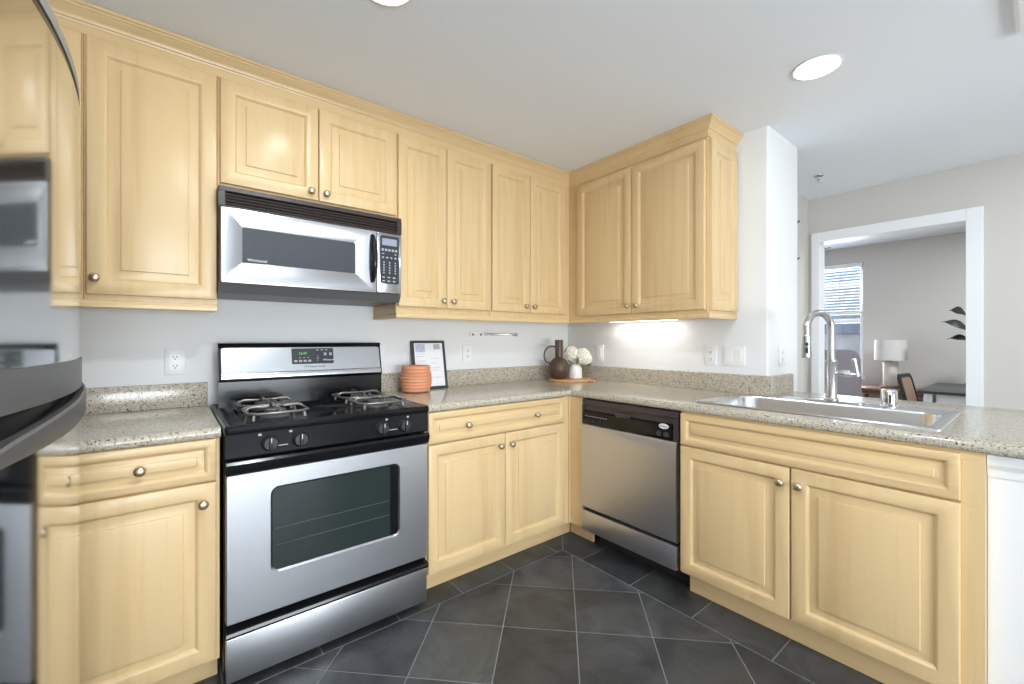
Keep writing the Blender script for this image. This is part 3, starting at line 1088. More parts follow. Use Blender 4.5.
part('clock_panel', bm, 'dark_grey', bgd, smooth=None, loc=(0, -0.0955, 1.031), rot=(-ang, 0, 0))
yy0, yy1 = -0.0092, -0.0084
keys = [(-0.066 + i * 0.021, -0.052 + i * 0.021, 0.070, 0.080) for i in range(4)]
keys += [(0.036 + i * 0.021, 0.048 + i * 0.021, 0.127, 0.131) for i in range(3)]
keys += [(0.072 + i * 0.026, 0.084 + i * 0.026, 0.101, 0.115) for i in range(2)]
keys += [(-0.044 + i * 0.019, -0.036 + i * 0.019, 0.090, 0.093) for i in range(3)]
keys += [(0.036, 0.048, 0.086, 0.089), (0.0405, 0.0435, 0.074, 0.080), (0.0405, 0.0435, 0.095, 0.101)]
for (xa, xb, za, zb) in keys:
    part('clock_button', B(xa, xb, yy0, yy1, za, zb), 'grey_print', bgd, smooth=None, loc=(0, -0.0955, 1.031), rot=(-ang, 0, 0))


def on_guard(x, z, d):
    return (x, -0.0955 - d * math.cos(ang) + z * math.sin(ang), 1.031 + z * math.cos(ang) + d * math.sin(ang))


RT = (PI / 2 - ang, 0, 0)
lettering('clock_digits', '12:47', 0.018, 'green_led', bgd, on_guard(-0.026, 0.112, 0.0088), RT)
lettering('brand_lettering', 'Whirlpool', 0.0125, 'print', bgd, on_guard(0.092, 0.078, 0.0088), RT)
lettering('brand_lettering', 'Whirlpool Gold', 0.015, 'grey_plastic', bgd, on_guard(0.025, 0.047, 0.0066), RT)

# ------------------------------------------------------------------ over-the-range microwave
mw = thing('microwave', 'stainless steel over-the-range microwave with dark grille above the stove', 'microwave', (-1.973, 0, 1.395))
part('body', B(-0.377, 0.377, -0.355, -0.004, 0.012, 0.422, 0.002), 'dark_grille', mw, smooth=None)
bm = bmesh.new()
extrude_poly(bm, [(-0.30, 0.0), (-0.36, 0.002), (-0.382, 0.040), (-0.356, 0.040), (-0.356, 0.012), (-0.30, 0.012)], 'x', -0.377, 0.377)
box(bm, -0.37, 0.37, -0.30, -0.02, 0.002, 0.0115)
part('underside', bm, 'grey_plastic', mw, smooth=None)
# grille
bm = bmesh.new()
box(bm, -0.379, 0.379, -0.386, -0.356, 0.400, 0.420, 0.003)
box(bm, -0.379, 0.379, -0.386, -0.356, 0.338, 0.346, 0.002)
box(bm, -0.379, -0.357, -0.386, -0.356, 0.346, 0.400)
box(bm, 0.357, 0.379, -0.386, -0.356, 0.346, 0.400)
gr = part('vent_grille', bm, 'dark_grille', mw, smooth=None)
for i in range(4):
    bm = bmesh.new()
    z = 0.350 + i * 0.0125
    extrude_poly(bm, [(-0.384, z), (-0.386, z + 0.003), (-0.366, z + 0.009), (-0.364, z + 0.006)], 'x', -0.357, 0.357)
    part('louvre', bm, 'louvre', gr, smooth=None)
# door with sculpted bevel to the window
bm = bmesh.new()
dx0, dx1, dz0, dz1 = -0.372, 0.250, 0.042, 0.335
R0 = rrect(dx0, dx1, dz0, dz1, 0.004)
Rm = rrect(dx0 + 0.022, dx1 - 0.04, dz0 + 0.030, dz1 - 0.014, 0.012)
Rw = rrect(-0.299, 0.153, 0.126, 0.269, 0.005)
ring_faces(bm, [[(p[0], -0.357, p[1]) for p in R0], [(p[0], -0.388, p[1]) for p in R0], [(p[0] * 0.995, -0.391, p[1]) for p in R0],
                [(p[0], -0.392, p[1]) for p in Rm], [(p[0], -0.376, p[1]) for p in Rw], [(p[0], -0.372, p[1]) for p in Rw]], cap1=False)
md = part('door', bm, 'steel', mw, smooth=20)
bm = bmesh.new()
extrude_poly(bm, rrect(-0.2995, 0.1535, 0.1255, 0.2695, 0.005), 'y', -0.3745, -0.366)
part('window', bm, 'micro_glass', md, smooth=None)
lettering('brand_lettering', 'Whirlpool', 0.017, 'print', md, (-0.246, -0.3752, 0.139))
bm = bmesh.new()
hz = [0.094 + 0.218 * i / 12 for i in range(13)]
tube(bm, [(0.228 - 0.012 * math.sin(PI * i / 12) * 0, -0.392 - 0.034 * math.sin(PI * i / 12) ** 0.7, z) for i, z in enumerate(hz)], [0.010 + 0.002 * math.sin(PI * i / 12) for i in range(13)], 12)
part('handle', bm, 'black', md, smooth=60)
bm = bmesh.new()
box(bm, 0.2525, 0.376, -0.391, -0.357, 0.042, 0.335, 0.004)
cp = part('control_panel', bm, 'steel', mw)
bm = bmesh.new()
extrude_poly(bm, rrect(0.266, 0.362, 0.088, 0.322, 0.010), 'y', -0.3925, -0.3905)
part('keypad', bm, 'dark_grey', cp, smooth=None)
bm = bmesh.new()
extrude_poly(bm, rrect(0.276, 0.350, 0.275, 0.308, 0.002), 'y', -0.3935, -0.392)
part('display', bm, 'lcd', cp, smooth=None)
bm = bmesh.new()
y0, y1 = -0.3934, -0.3922
for i in range(5):
    box(bm, 0.273 + i * 0.017, 0.284 + i * 0.017, y0, y1, 0.247, 0.258)
for i in range(4):
    box(bm, 0.275 + i * 0.021, 0.285 + i * 0.021, y0, y1, 0.212, 0.219)
for i in (0, 3):
    box(bm, 0.275 + i * 0.021, 0.286 + i * 0.021, y0, y1, 0.231, 0.236)
for r in range(5):
    for i in range(3):
        box(bm, 0.281 + i * 0.029, 0.288 + i * 0.029, y0, y1, 0.138 + r * 0.0125, 0.145 + r * 0.0125)
for r in range(2):
    for i in range(3):
        box(bm, 0.276 + i * 0.027, 0.289 + i * 0.027, y0, y1, 0.098 + r * 0.018, 0.104 + r * 0.018)
part('buttons', bm, 'grey_print', cp, smooth=None)

# ------------------------------------------------------------------ dishwasher
dw = thing('dishwasher', 'built-in stainless steel dishwasher with black control panel', 'dishwasher', (0, -1.021, 0), RB)
part('tub', B(-0.302, 0.302, -0.60, -0.03, 0.115, 0.868, 0.002), 'black_matte', dw, smooth=None)
part('toe_panel', B(-0.285, 0.30, -0.50, -0.48, 0.004, 0.114, 0.001), 'black_matte', dw, smooth=None)
bm = bmesh.new()
prof = [(-0.601, 0.245), (-0.628, 0.245), (-0.636, 0.252), (-0.641, 0.40), (-0.6425, 0.50), (-0.641, 0.62), (-0.637, 0.715), (-0.630, 0.7235), (-0.601, 0.7235)]
extrude_poly(bm, prof, 'x', -0.298, 0.292)
part('door', bm, 'steel_dw', dw, smooth=40)
part('kick_plate', B(-0.300, 0.292, -0.640, -0.601, 0.117, 0.232, 0.004), 'steel_dw', dw)
bm = bmesh.new()
box(bm, -0.301, 0.301, -0.632, -0.601, 0.835, 0.868, 0.004)
box(bm, -0.301, -0.290, -0.634, -0.601, 0.7255, 0.835, 0.002)
box(bm, 0.274, 0.301, -0.634, -0.601, 0.7255, 0.835, 0.002)
box(bm, -0.290, 0.274, -0.622, -0.601, 0.7255, 0.835)
pn = part('control_panel', bm, 'bronze_plastic', dw, smooth=None)
bm = bmesh.new()
extrude_poly(bm, [(-0.6215, 0.728), (-0.634, 0.730), (-0.640, 0.745), (-0.641, 0.775), (-0.636, 0.80), (-0.6215, 0.806)], 'x', -0.284, 0.268)
part('button_strip', bm, 'black', pn, smooth=40)
part('latch_handle', B(-0.060, 0.030, -0.642, -0.6225, 0.797, 0.822, 0.005), 'bronze_plastic', pn)
bm = bmesh.new()
for i in range(6):
    lathe(bm, [(0, 0), (0.0075, 0), (0.007, 0.006), (0, 0.007)], (-0.262 + i * 0.026, -0.6385, 0.752), 12, '-y')
part('push_buttons', bm, 'black_matte', pn)
bm = bmesh.new()
for i in range(9):
    box(bm, -0.27 + i * 0.018, -0.258 + i * 0.018, -0.6418, -0.6405, 0.7745, 0.7775)
part('button_marks', bm, 'grey_print', pn, smooth=None)
bm = bmesh.new()
lathe(bm, [(0, 0), (0.020, 0), (0.0195, 0.003), (0, 0.0035)], (0, 0, 0), 24, '-y')
bmesh.ops.scale(bm, vec=(1.3, 1, 0.65), verts=bm.verts[:])
part('badge', bm, 'print', pn, loc=(0.228, -0.6385, 0.792))
lettering('badge_lettering', 'Whirlpool', 0.0105, 'dark_grey', pn, (0.228, -0.6422, 0.792))
for kx in (0.205, 0.243):
    bm = bmesh.new()
    lathe(bm, [(0, 0), (0.013, 0), (0.012, 0.01), (0, 0.011)], (kx, -0.6385, 0.755), 18, '-y')
    part('dial', bm, 'bronze_plastic', pn)

# ------------------------------------------------------------------ refrigerator (faces +x)
fr_ = thing('refrigerator', 'tall stainless steel bottom-freezer refrigerator with bowed doors at the left', 'refrigerator', (-3.0, -1.16, 0))


BC = 0.01


def bow(xoff=0.0, hw=0.43, xb=0.265, r=0.012):
    """plan outline (local): front face toward +x, bowed"""
    pts = [(xb, -hw), (xb, hw)]
    N = 24
    fr2 = []
    for i in range(N + 1):
        y = hw - 2 * hw * i / N
        x = 0.341 + xoff - 0.26 * (y - BC) ** 2
        e = hw - abs(y)
        if e < r:
            x -= r - math.sqrt(max(r * r - (r - e) ** 2, 0))
        fr2.append((x, y))
    extra = []
    for s in (1, -1):
        for e in (0.001, 0.003, 0.006):
            y = s * (hw - e)
            extra.append((0.341 + xoff - 0.26 * (y - BC) ** 2 - (r - math.sqrt(r * r - (r - e) ** 2)), y))
    allp = sorted(fr2 + extra, key=lambda p: -p[1])
    return pts + allp


part('case', B(-0.38, 0.255, -0.425, 0.425, 0.02, 1.775, 0.004), 'grey_plastic', fr_, smooth=None)
bm = bmesh.new()
extrude_poly(bm, bow(), 'z', 1.168, 1.750)
fd = part('fridge_door', bm, 'steel_v', fr_, smooth=40)
bm = bmesh.new()
extrude_poly(bm, bow(-0.003, 0.428), 'z', 1.7505, 1.772)
part('gasket', bm, 'black', fd, smooth=40)
bm = bmesh.new()
extrude_poly(bm, bow(-0.001), 'z', 1.7725, 1.795)
part('top_cap', bm, 'mid_grey', fd, smooth=40)
bm = bmesh.new()
extrude_poly(bm, bow(0.003, 0.4305), 'z', 1.103, 1.1675)
part('bottom_cap', bm, 'grey_plastic', fd, smooth=40)
bm = bmesh.new()
extrude_poly(bm, bow(-0.022, 0.42), 'z', 1.0295, 1.1028)
part('gap_strip', bm, 'black', fr_, smooth=40)
bm = bmesh.new()
extrude_poly(bm, bow(), 'z', 0.09, 1.029)
fz = part('freezer_drawer', bm, 'steel_v', fr_, smooth=40)
bm = bmesh.new()
b0, b1, b2 = bow(0.010, 0.425), bow(0.006, 0.424), bow(-0.010, 0.419)


def lip(y):
    u = min(max((y + 0.36) / 0.76, 0), 1)
    return 1.050 + 0.047 * u ** 0.6


ring_faces(bm, [[(p[0], p[1], 1.030) for p in bow(0.004, 0.427)], [(p[0], p[1], 1.042) for p in b0], [(p[0], p[1], lip(p[1])) for p in b0], [(p[0], p[1], lip(p[1]) + 0.004) for p in b1], [(p[0], p[1], lip(p[1]) - 0.004) for p in b2]])
part('drawer_handle', bm, 'grey_plastic', fz, smooth=40)
part('base_grille', B(0.20, 0.262, -0.42, 0.42, 0.004, 0.085, 0.002), 'black_matte', fr_, smooth=None)


# ------------------------------------------------------------------ sockets and switches
def outlet(label, loc, rotz, group='wall outlets'):
    t = thing('wall_outlet', label, 'outlet', loc, rotz, group)
    part('cover_plate', B(-0.036, 0.036, -0.0065, -0.0006, -0.0575, 0.0575, 0.002), 'white_plastic', t)
    for s in (-1, 1):
        bm = bmesh.new()
        extrude_poly(bm, rrect(-0.017, 0.017, s * 0.0195 - 0.0145, s * 0.0195 + 0.0145, 0.008), 'y', -0.0085, -0.0064)
        rc = part('receptacle', bm, 'white_plastic', t)
        bm = bmesh.new()
        for x in (-0.0065, 0.0065):
            box(bm, x - 0.0014, x + 0.0014, -0.0089, -0.0084, s * 0.0195 - 0.002, s * 0.0195 + 0.007)
        lathe(bm, [(0, 0), (0.0028, 0), (0.0028, 0.0004), (0, 0.0005)], (0, -0.0084, s * 0.0195 - 0.0075), 10, '-y')
        part('slot', bm, 'slot', rc, smooth=None)
    return t


def rocker(name, label, loc, rotz, gangs, group=None):
    t = thing(name, label, 'switch', loc, rotz, group)
    hw = 0.036 if gangs == 1 else 0.058
    part('cover_plate', B(-hw, hw, -0.0065, -0.0006, -0.0575, 0.0575, 0.002), 'white_plastic', t)
    for i in range(gangs):
        cx = 0 if gangs == 1 else (-0.023 + 0.046 * i)
        bm = bmesh.new()
        extrude_poly(bm, [(-0.0064, -0.033), (-0.0085, -0.033), (-0.0105, 0.033), (-0.0064, 0.033)], 'x', cx - 0.0165, cx + 0.0165)
        part('rocker', bm, 'white_plastic', t, smooth=None)
    return t


outlet('white duplex outlet on the back wall left of the range', (-2.481, 0, 1.113), 0)
outlet('white duplex outlet on the back wall between picture frame and brown jug', (-0.958, 0, 1.119), 0)
rocker('wall_switch', 'white switch plate on the back wall partly behind the brown jug', (-0.245, 0, 1.116), 0, 1)
rocker('wall_switch', 'white single switch on the right wall beside the flowers', (0, -0.33, 1.112), RB, 1)
outlet('white duplex outlet on the right wall beside the double switch', (0, -1.165, 1.115), RB)
rocker('wall_switch', 'white double rocker switch on the right wall near the sink', (0, -1.299, 1.118), RB, 2)
outlet('white duplex outlet on the end of the wall above the short backsplash return', (0.18, -1.474, 1.119), 0)
rl = thing('wall_rail', 'thin white and metal strip fixed to the back wall below the cabinets', 'rail', (-0.735, 0, 1.247))
part('bar', B(-0.205, 0.205, -0.012, -0.0005, -0.016, 0.016, 0.002), 'white_plastic', rl)
part('steel_strip', B(-0.10, 0.20, -0.0135, -0.0115, -0.009, 0.009, 0.001), 'chrome', rl)
for x in (-0.185, -0.12):
    bm = bmesh.new()
    lathe(bm, [(0, 0), (0.008, 0), (0.007, 0.004), (0, 0.005)], (x, -0.0118, -0.002), 12, '-y')
    part('screw_head', bm, 'grey_plastic', rl)

# ------------------------------------------------------------------ things on the counter
Zc = CT1 + 0.0003
pot = bmesh.new()
prof = [(0, 0), (0.062, 0), (0.068, 0.004)]
for i in range(8):
    zb = 0.006 + i * 0.0175
    rad = 0.076 + 0.012 * math.sin(PI * (i + 0.7) / 8.2)
    prof += [(rad - 0.0035, zb), (rad + 0.001, zb + 0.004), (rad + 0.002, zb + 0.009), (rad + 0.0005, zb + 0.0135)]
prof += [(0.077, 0.149), (0.072, 0.151), (0.069, 0.146), (0.066, 0.03), (0, 0.025)]
lathe(pot, prof, n=40)
mesh_thing('ribbed_pot', pot, 'terracotta', 'ribbed terracotta pot on the counter right of the range', 'pot', smooth=50, loc=(-1.400, -0.150, Zc))

pf = thing('picture_frame', 'black framed white document leaning on the backsplash behind the terracotta pot', 'picture frame', (-1.258, -0.068, Zc))
pw, ph = 0.112, 0.296
lean = math.atan2(0.052, ph)
RL = (-lean, 0, 0)
bm = bmesh.new()
fw = 0.015
box(bm, -pw, -pw + fw, -0.009, 0.009, 0.0, ph, 0.001)
box(bm, pw - fw, pw, -0.009, 0.009, 0.0, ph, 0.001)
box(bm, -pw + fw, pw - fw, -0.009, 0.009, 0.0, fw, 0.001)
box(bm, -pw + fw, pw - fw, -0.009, 0.009, ph - fw, ph, 0.001)
part('frame', bm, 'frame_black', pf, smooth=None, rot=RL)
pg = part('sheet', B(-pw + fw - 0.001, pw - fw + 0.001, -0.004, 0.006, fw - 0.001, ph - fw + 0.001), 'paper', pf, smooth=None, rot=RL)
part('sheet_picture', B(-0.088, -0.025, -0.0048, -0.0041, 0.225, 0.275), 'photo_a', pg, smooth=None)
part('sheet_picture', B(0.035, 0.078, -0.0048, -0.0041, 0.243, 0.275), 'photo_b', pg, smooth=None)
bm = bmesh.new()
random.seed(3)
for i in range(12):
    z = 0.213 - i * 0.0145
    xa = random.choice((-0.085, -0.085, 0.0, 0.01))
    box(bm, xa, xa + random.uniform(0.03, 0.075), -0.0046, -0.0041, z, z + 0.003)
part('sheet_text', bm, 'print_text', pg, smooth=None)

bd = thing('serving_board', 'round acacia serving board with a short handle in the counter corner', 'board', (-0.222, -0.232, Zc))
bm = bmesh.new()
lathe(bm, [(0, 0), (0.150, 0), (0.154, 0.004), (0.154, 0.012), (0.150, 0.016), (0, 0.016)], n=48)
part('disc', bm, 'board', bd)
bm = bmesh.new()
hdv = Vector((0.30, -0.95, 0)).normalized()
hpts = []
for k in range(9):
    t = 0.146 + 0.052 * k / 8
    hpts.append(tuple(hdv * t + Vector((0, 0, 0.008))))
tube(bm, hpts, [0.022, 0.021, 0.02, 0.0195, 0.0195, 0.02, 0.0195, 0.017, 0.009], 14, 0.36)
part('board_handle', bm, 'board', bd, smooth=60)
ZB = Zc + 0.0163
jg = thing('handled_jug', 'dark brown round-bodied jug with tall neck and loop handle on the serving board', 'jug', (-0.290, -0.190, ZB))
bm = bmesh.new()
prof = [(0, 0), (0.045, 0), (0.053, 0.006)]
for i in range(1, 12):
    a = -PI / 2 + 0.85 + (PI - 1.05) * i / 12
    prof.append((0.074 * math.cos(a), 0.072 + 0.078 * math.sin(a)))
prof += [(0.0285, 0.1485), (0.0285, 0.156), (0.0285, 0.20), (0.0295, 0.258), (0.0315, 0.266), (0.0285, 0.266), (0.027, 0.16), (0, 0.15)]
lathe(bm, prof, n=36)
bmesh.ops.scale(bm, vec=(1, 1, 1.06), verts=bm.verts[:])
part('jug_body', bm, 'jug', jg, smooth=50)
bm = bmesh.new()
hv = Vector((-0.78, 0.62, 0)).normalized()
hp = []
for k in range(15):
    a = math.radians(78 + (235 - 78) * k / 14)
    hp.append(tuple(hv * (0.052 - 0.055 * math.cos(a)) * 1.0 + Vector((0, 0, 0.168 + 0.068 * math.sin(a)))))
hp[0] = tuple(hv * 0.028 + Vector((0, 0, 0.232)))
hp[-1] = tuple(hv * 0.062 + Vector((0, 0, 0.112)))
tube(bm, hp, 0.0058, 10)
part('jug_handle', bm, 'jug_handle', jg, smooth=60)
vs = mesh_thing('bud_vase', lathe(bmesh.new(), [(0, 0), (0.042, 0), (0.047, 0.004), (0.0475, 0.05), (0.044, 0.075), (0.034, 0.095), (0.026, 0.104), (0.022, 0.104), (0.021, 0.07), (0, 0.06)], n=32),
                'vase', 'small white ceramic vase on the serving board, right of the brown jug', 'vase', smooth=50, loc=(-0.192, -0.262, ZB))
fl = thing('flower_bouquet', 'cream white hydrangea flowers in the small white vase', 'flowers', (-0.192, -0.262, ZB + 0.075))
random.seed(11)
for (cx, cy, cz, rad) in ((-0.020, 0.022, 0.108, 0.052), (0.034, -0.036, 0.090, 0.055), (0.015, 0.035, 0.072, 0.042), (0.054, -0.058, 0.068, 0.038)):
    bm = bmesh.new()
    for k in range(150):
        z = 1 - 2 * (k + 0.5) / 150
        ph2 = k * 2.39996
        rr_ = math.sqrt(1 - z * z)
        d3 = Vector((rr_ * math.cos(ph2), rr_ * math.sin(ph2), z))
        c3 = Vector((cx, cy, cz)) + d3 * rad * random.uniform(0.9, 1.02)
        r = bmesh.ops.create_icosphere(bm, subdivisions=1, radius=rad * 0.2)
        M3 = d3.to_track_quat('Z', 'Y').to_matrix()
        for v in r['verts']:
            v.co = M3 @ Vector((v.co.x, v.co.y, v.co.z * 0.45)) + c3
    bmesh.ops.create_icosphere(bm, subdivisions=2, radius=rad * 0.86, matrix=Matrix.Translation((cx, cy, cz)))
    part('flower_head', bm, 'petal', fl, smooth=80)
bm = bmesh.new()
for (x, y, z) in ((-0.04, 0.025, 0.075), (0.03, -0.03, 0.06), (0.015, 0.035, 0.05)):
    tube(bm, [(0, 0, -0.01), (x * 0.25, y * 0.25, 0.02), (x, y, z)], 0.0025, 6)
part('stem', bm, 'leaf', fl)
bm = bmesh.new()
for (p, q, wd) in (((-0.03, -0.04, 0.03), (-0.025, -0.052, 0.085), 0.012), ((0.05, -0.06, 0.02), (0.075, -0.09, 0.035), 0.014)):
    a, b = Vector(p), Vector(q)
    t = (b - a)
    sd = t.cross(Vector((0.6, 0.6, 0.1))).normalized() * wd
    n = t.cross(sd).normalized() * 0.0012
    ring_faces(bm, [[tuple(a - n), tuple(a + sd * 0.1), tuple(a + n), tuple(a - sd * 0.1)], [tuple(a + t * 0.45 - n), tuple(a + t * 0.45 + sd), tuple(a + t * 0.45 + n), tuple(a + t * 0.45 - sd)],
                    [tuple(b - n * 0.3), tuple(b + sd * 0.1), tuple(b + n * 0.3), tuple(b - sd * 0.1)]])
part('leaf', bm, 'leaf', fl)


# ------------------------------------------------------------------ ceiling fixtures
def downlight(label, x, y, power):
    t = thing('recessed_downlight', label, 'ceiling light', (x, y, CEIL - 0.0005), 0, 'recessed downlights')
    bm = bmesh.new()
    lathe(bm, [(0.080, 0), (0.090, -0.001), (0.091, -0.003), (0.087, -0.005), (0.082, -0.005), (0.080, -0.003)], n=40)
    part('trim_ring', bm, 'trim', t)
    bm = bmesh.new()
    lathe(bm, [(0, -0.001), (0.0805, -0.001), (0.0805, -0.003), (0, -0.0045)], n=40)
    part('diffuser', bm, 'lamp_on', t)
    l = area_light('downlight_lamp', (0, 0, -0.008), (0, 0, 0), 0.155, 0.155, power, (0.86, 0.94, 1.0), 'DISK')
    l.parent = t
    return t


downlight('round recessed ceiling downlight above the sink', -0.372, -1.80, 0.3)
downlight('round recessed ceiling downlight in front of the range, cut by the top of the photo', -1.955, -1.065, 4.5)
downlight('added fill downlight, unseen, over the middle of the kitchen floor', -2.05, -1.95, 14)  # added out of view to brighten the kitchen
downlight('added fill downlight, unseen, over the living room beyond the peninsula', 0.9, -3.2, 11)  # unseen lamp, added as fill on the living side
downlight('added fill downlight, unseen, on the ceiling behind the camera', -2.3, -3.6, 3)  # extra fill added behind the camera
downlight('added fill downlight, unseen, in the bedroom', 2.8, -2.6, 30)  # unseen lamp added to brighten the room past the opening
uc = thing('under_cabinet_light', 'slim light bar under the right wall cabinet, lighting the wall', 'light', (-0.085, -0.74, 1.349))
part('housing', B(-0.03, 0.03, -0.26, 0.26, -0.014, -0.0005, 0.002), 'trim', uc)
part('diffuser', B(-0.024, 0.024, -0.25, 0.25, -0.017, -0.0145), 'lamp_on', uc)
l = area_light('under_cabinet_lamp', (0, 0, -0.019), (0, 0, 0), 0.045, 0.5, 0.42, (1.0, 0.98, 0.95))
l.parent = uc
sp = thing('fire_sprinkler', 'small chrome fire sprinkler head on the ceiling near the cased opening', 'sprinkler', (1.05, -1.41, CEIL - 0.0005))
bm = bmesh.new()
lathe(bm, [(0, 0), (0.03, 0), (0.028, -0.005), (0.016, -0.012), (0, -0.012)], n=24)
part('escutcheon', bm, 'nickel', sp)
bm = bmesh.new()
lathe(bm, [(0, -0.012), (0.011, -0.012), (0.011, -0.028), (0.006, -0.034), (0.006, -0.044), (0, -0.044)], n=14)
tube(bm, [(0.011, 0, -0.026), (0.02, 0, -0.038), (0.008, 0, -0.05)], 0.003, 8)
tube(bm, [(-0.011, 0, -0.026), (-0.02, 0, -0.038), (-0.008, 0, -0.05)], 0.003, 8)
lathe(bm, [(0, -0.049), (0.022, -0.049), (0.022, -0.052), (0, -0.053)], n=18)
part('head', bm, 'chrome', sp)
vt = thing('ceiling_vent', 'white square ceiling vent with dark grille at the top right corner', 'vent', (-0.24, -2.53, CEIL - 0.0005))
bm = bmesh.new()
ring_faces(bm, [rr(-0.195, 0.195, -0.195, 0.195, 0.03, 0), rr(-0.195, 0.195, -0.195, 0.195, 0.03, -0.012), rr(-0.183, 0.183, -0.183, 0.183, 0.025, -0.022), rr(-0.15, 0.15, -0.15, 0.15, 0.02, -0.022), rr(-0.148, 0.148, -0.148, 0.148, 0.02, -0.012)])
part('vent_frame', bm, 'white_plastic', vt)
for i in range(9):
    y = -0.13 + i * 0.0325
    part('louvre', B(-0.147, 0.147, y - 0.008, y + 0.008, -0.021, -0.0125), 'grey_plastic', vt, smooth=None)
# small dark hooks on the back edge of the wall end
for z, lab in ((1.919, 'upper small black hook at the rear edge of the wall end'), (1.696, 'lower small black hook at the rear edge of the wall end')):
    t = thing('wall_hook', lab, 'hook', (0.4465, -1.455, z), 0, 'hooks on the wall end')
    bm = bmesh.new()
    lathe(bm, [(0, 0), (0.012, 0), (0.011, 0.006), (0.005, 0.008), (0.005, 0.016), (0, 0.017)], n=14, axis='x')
    part('hook_base', bm, 'black_matte', t)
    bm = bmesh.new()
    tube(bm, [(0.014, 0, 0), (0.024, 0, -0.004), (0.028, -0.012, 0.006), (0.028, -0.018, 0.012)], 0.004, 8)
    part('hook_arm', bm, 'black_matte', t)

# ------------------------------------------------------------------ the bedroom beyond the opening
# bench table with lamp
tb = thing('console_table', 'low walnut console table against the bedroom wall under the lamp', 'table', (3.88, -1.32, 0))
part('table_top', B(-0.2, 0.2, -0.30, 0.30, 0.635, 0.665, 0.004), 'walnut', tb)
part('apron', B(-0.17, 0.17, -0.27, 0.27, 0.60, 0.6345, 0.002), 'walnut', tb)
for sx in (-1, 1):
    for sy in (-1, 1):
        bm = bmesh.new()
        tube(bm, [(sx * 0.155, sy * 0.255, 0.56), (sx * 0.165, sy * 0.27, 0.001)], [0.02, 0.013], 10)
        part('leg', bm, 'walnut', tb)
lp = thing('table_lamp', 'table lamp with white drum shade and stone column base', 'lamp', (3.86, -1.315, 0.6655))
bm = bmesh.new()
lathe(bm, [(0, 0), (0.095, 0), (0.095, 0.02), (0.09, 0.024), (0, 0.024)], n=28)
part('lamp_foot', bm, 'walnut', lp)
bm = bmesh.new()
lathe(bm, [(0, 0.0245), (0.06, 0.0245), (0.068, 0.03), (0.068, 0.29), (0.062, 0.298), (0.012, 0.302), (0.01, 0.36), (0, 0.36)], n=24)
part('lamp_base', bm, 'marble', lp)
bm = bmesh.new()
lathe(bm, [(0.140, 0.315), (0.143, 0.315), (0.139, 0.54), (0.136, 0.54), (0.03, 0.537), (0.03, 0.533), (0.132, 0.536)], n=40)
part('lamp_shade', bm, 'shade', lp, smooth=50)
# chair
ch = thing('desk_chair', 'dark framed chair with tan back beside the black desk', 'chair', (3.40, -1.77, 0), math.radians(-5))
bm = bmesh.new()
tl = 0.13
ring = rrect(-0.19, 0.19, 0.0, 0.36, 0.07, 5)
ring_i = rrect(-0.16, 0.16, 0.03, 0.33, 0.05, 5)


def back_pt(p, d):
    return (p[0], 0.20 + p[1] * 0.22 + d, 0.50 + p[1])


ring_faces(bm, [[back_pt(p, -0.012) for p in ring_i], [back_pt(p, -0.012) for p in ring], [back_pt(p, 0.016) for p in ring], [back_pt(p, 0.016) for p in ring_i], [back_pt(p, -0.012) for p in ring_i]], cap0=False, cap1=False)
bk = part('back_frame', bm, 'black_matte', ch)
bm = bmesh.new()
ring_faces(bm, [[back_pt(p, -0.006) for p in ring_i], [back_pt(p, 0.010) for p in ring_i]])
part('back_panel', bm, 'tan', ch, 'tan chair back')
part('seat', B(-0.21, 0.21, -0.22, 0.19, 0.43, 0.47, 0.015), 'tan', ch)
for sx in (-1, 1):
    bm = bmesh.new()
    tube(bm, [(sx * 0.19, -0.19, 0.44), (sx * 0.2, -0.21, 0.001)], 0.013, 10)
    part('leg', bm, 'black_matte', ch)
    bm = bmesh.new()
    tube(bm, [(sx * 0.185, 0.21, 0.54), (sx * 0.19, 0.18, 0.44), (sx * 0.2, 0.22, 0.001)], 0.013, 10)
    part('leg', bm, 'black_matte', ch)
# desk
dk = thing('writing_desk', 'black topped desk with pale drawer front and legs by the right jamb', 'desk', (3.48, -2.2, 0))
part('desk_top', B(-0.56, 0.58, -0.55, 0.54, 0.715, 0.74, 0.003), 'desk_black', dk)
part('drawer_box', B(-0.50, 0.52, -0.50, 0.42, 0.60, 0.7145, 0.003), 'trim', dk)
for sx in (-0.50, 0.52):
    for sy in (-0.50, 0.47):
        part('leg', B(sx - 0.03, sx + 0.03, sy - 0.03, sy + 0.03, 0.001, 0.7145, 0.003), 'trim', dk)
pl = thing('potted_plant', 'dark leafed plant in a black pot on the desk, half hidden by the right jamb', 'plant', (3.42, -1.97, 0.7405))
bm = bmesh.new()
lathe(bm, [(0, 0), (0.035, 0), (0.045, 0.03), (0.042, 0.06), (0.034, 0.075), (0.03, 0.075), (0.032, 0.06), (0, 0.05)], n=24)
part('pot', bm, 'black_matte', pl)
leaves = [((0.03, 0.03, 0.70), (0.05, 0.155, 0.755), 0.055), ((0.0, 0.0, 0.545), (-0.03, 0.195, 0.645), 0.055), ((0.02, 0.0, 0.455), (0.02, 0.165, 0.475), 0.04), ((0, -0.05, 0.7), (0.05, -0.25, 0.78), 0.05), ((0.0, -0.03, 0.55), (-0.1, -0.22, 0.6), 0.05)]
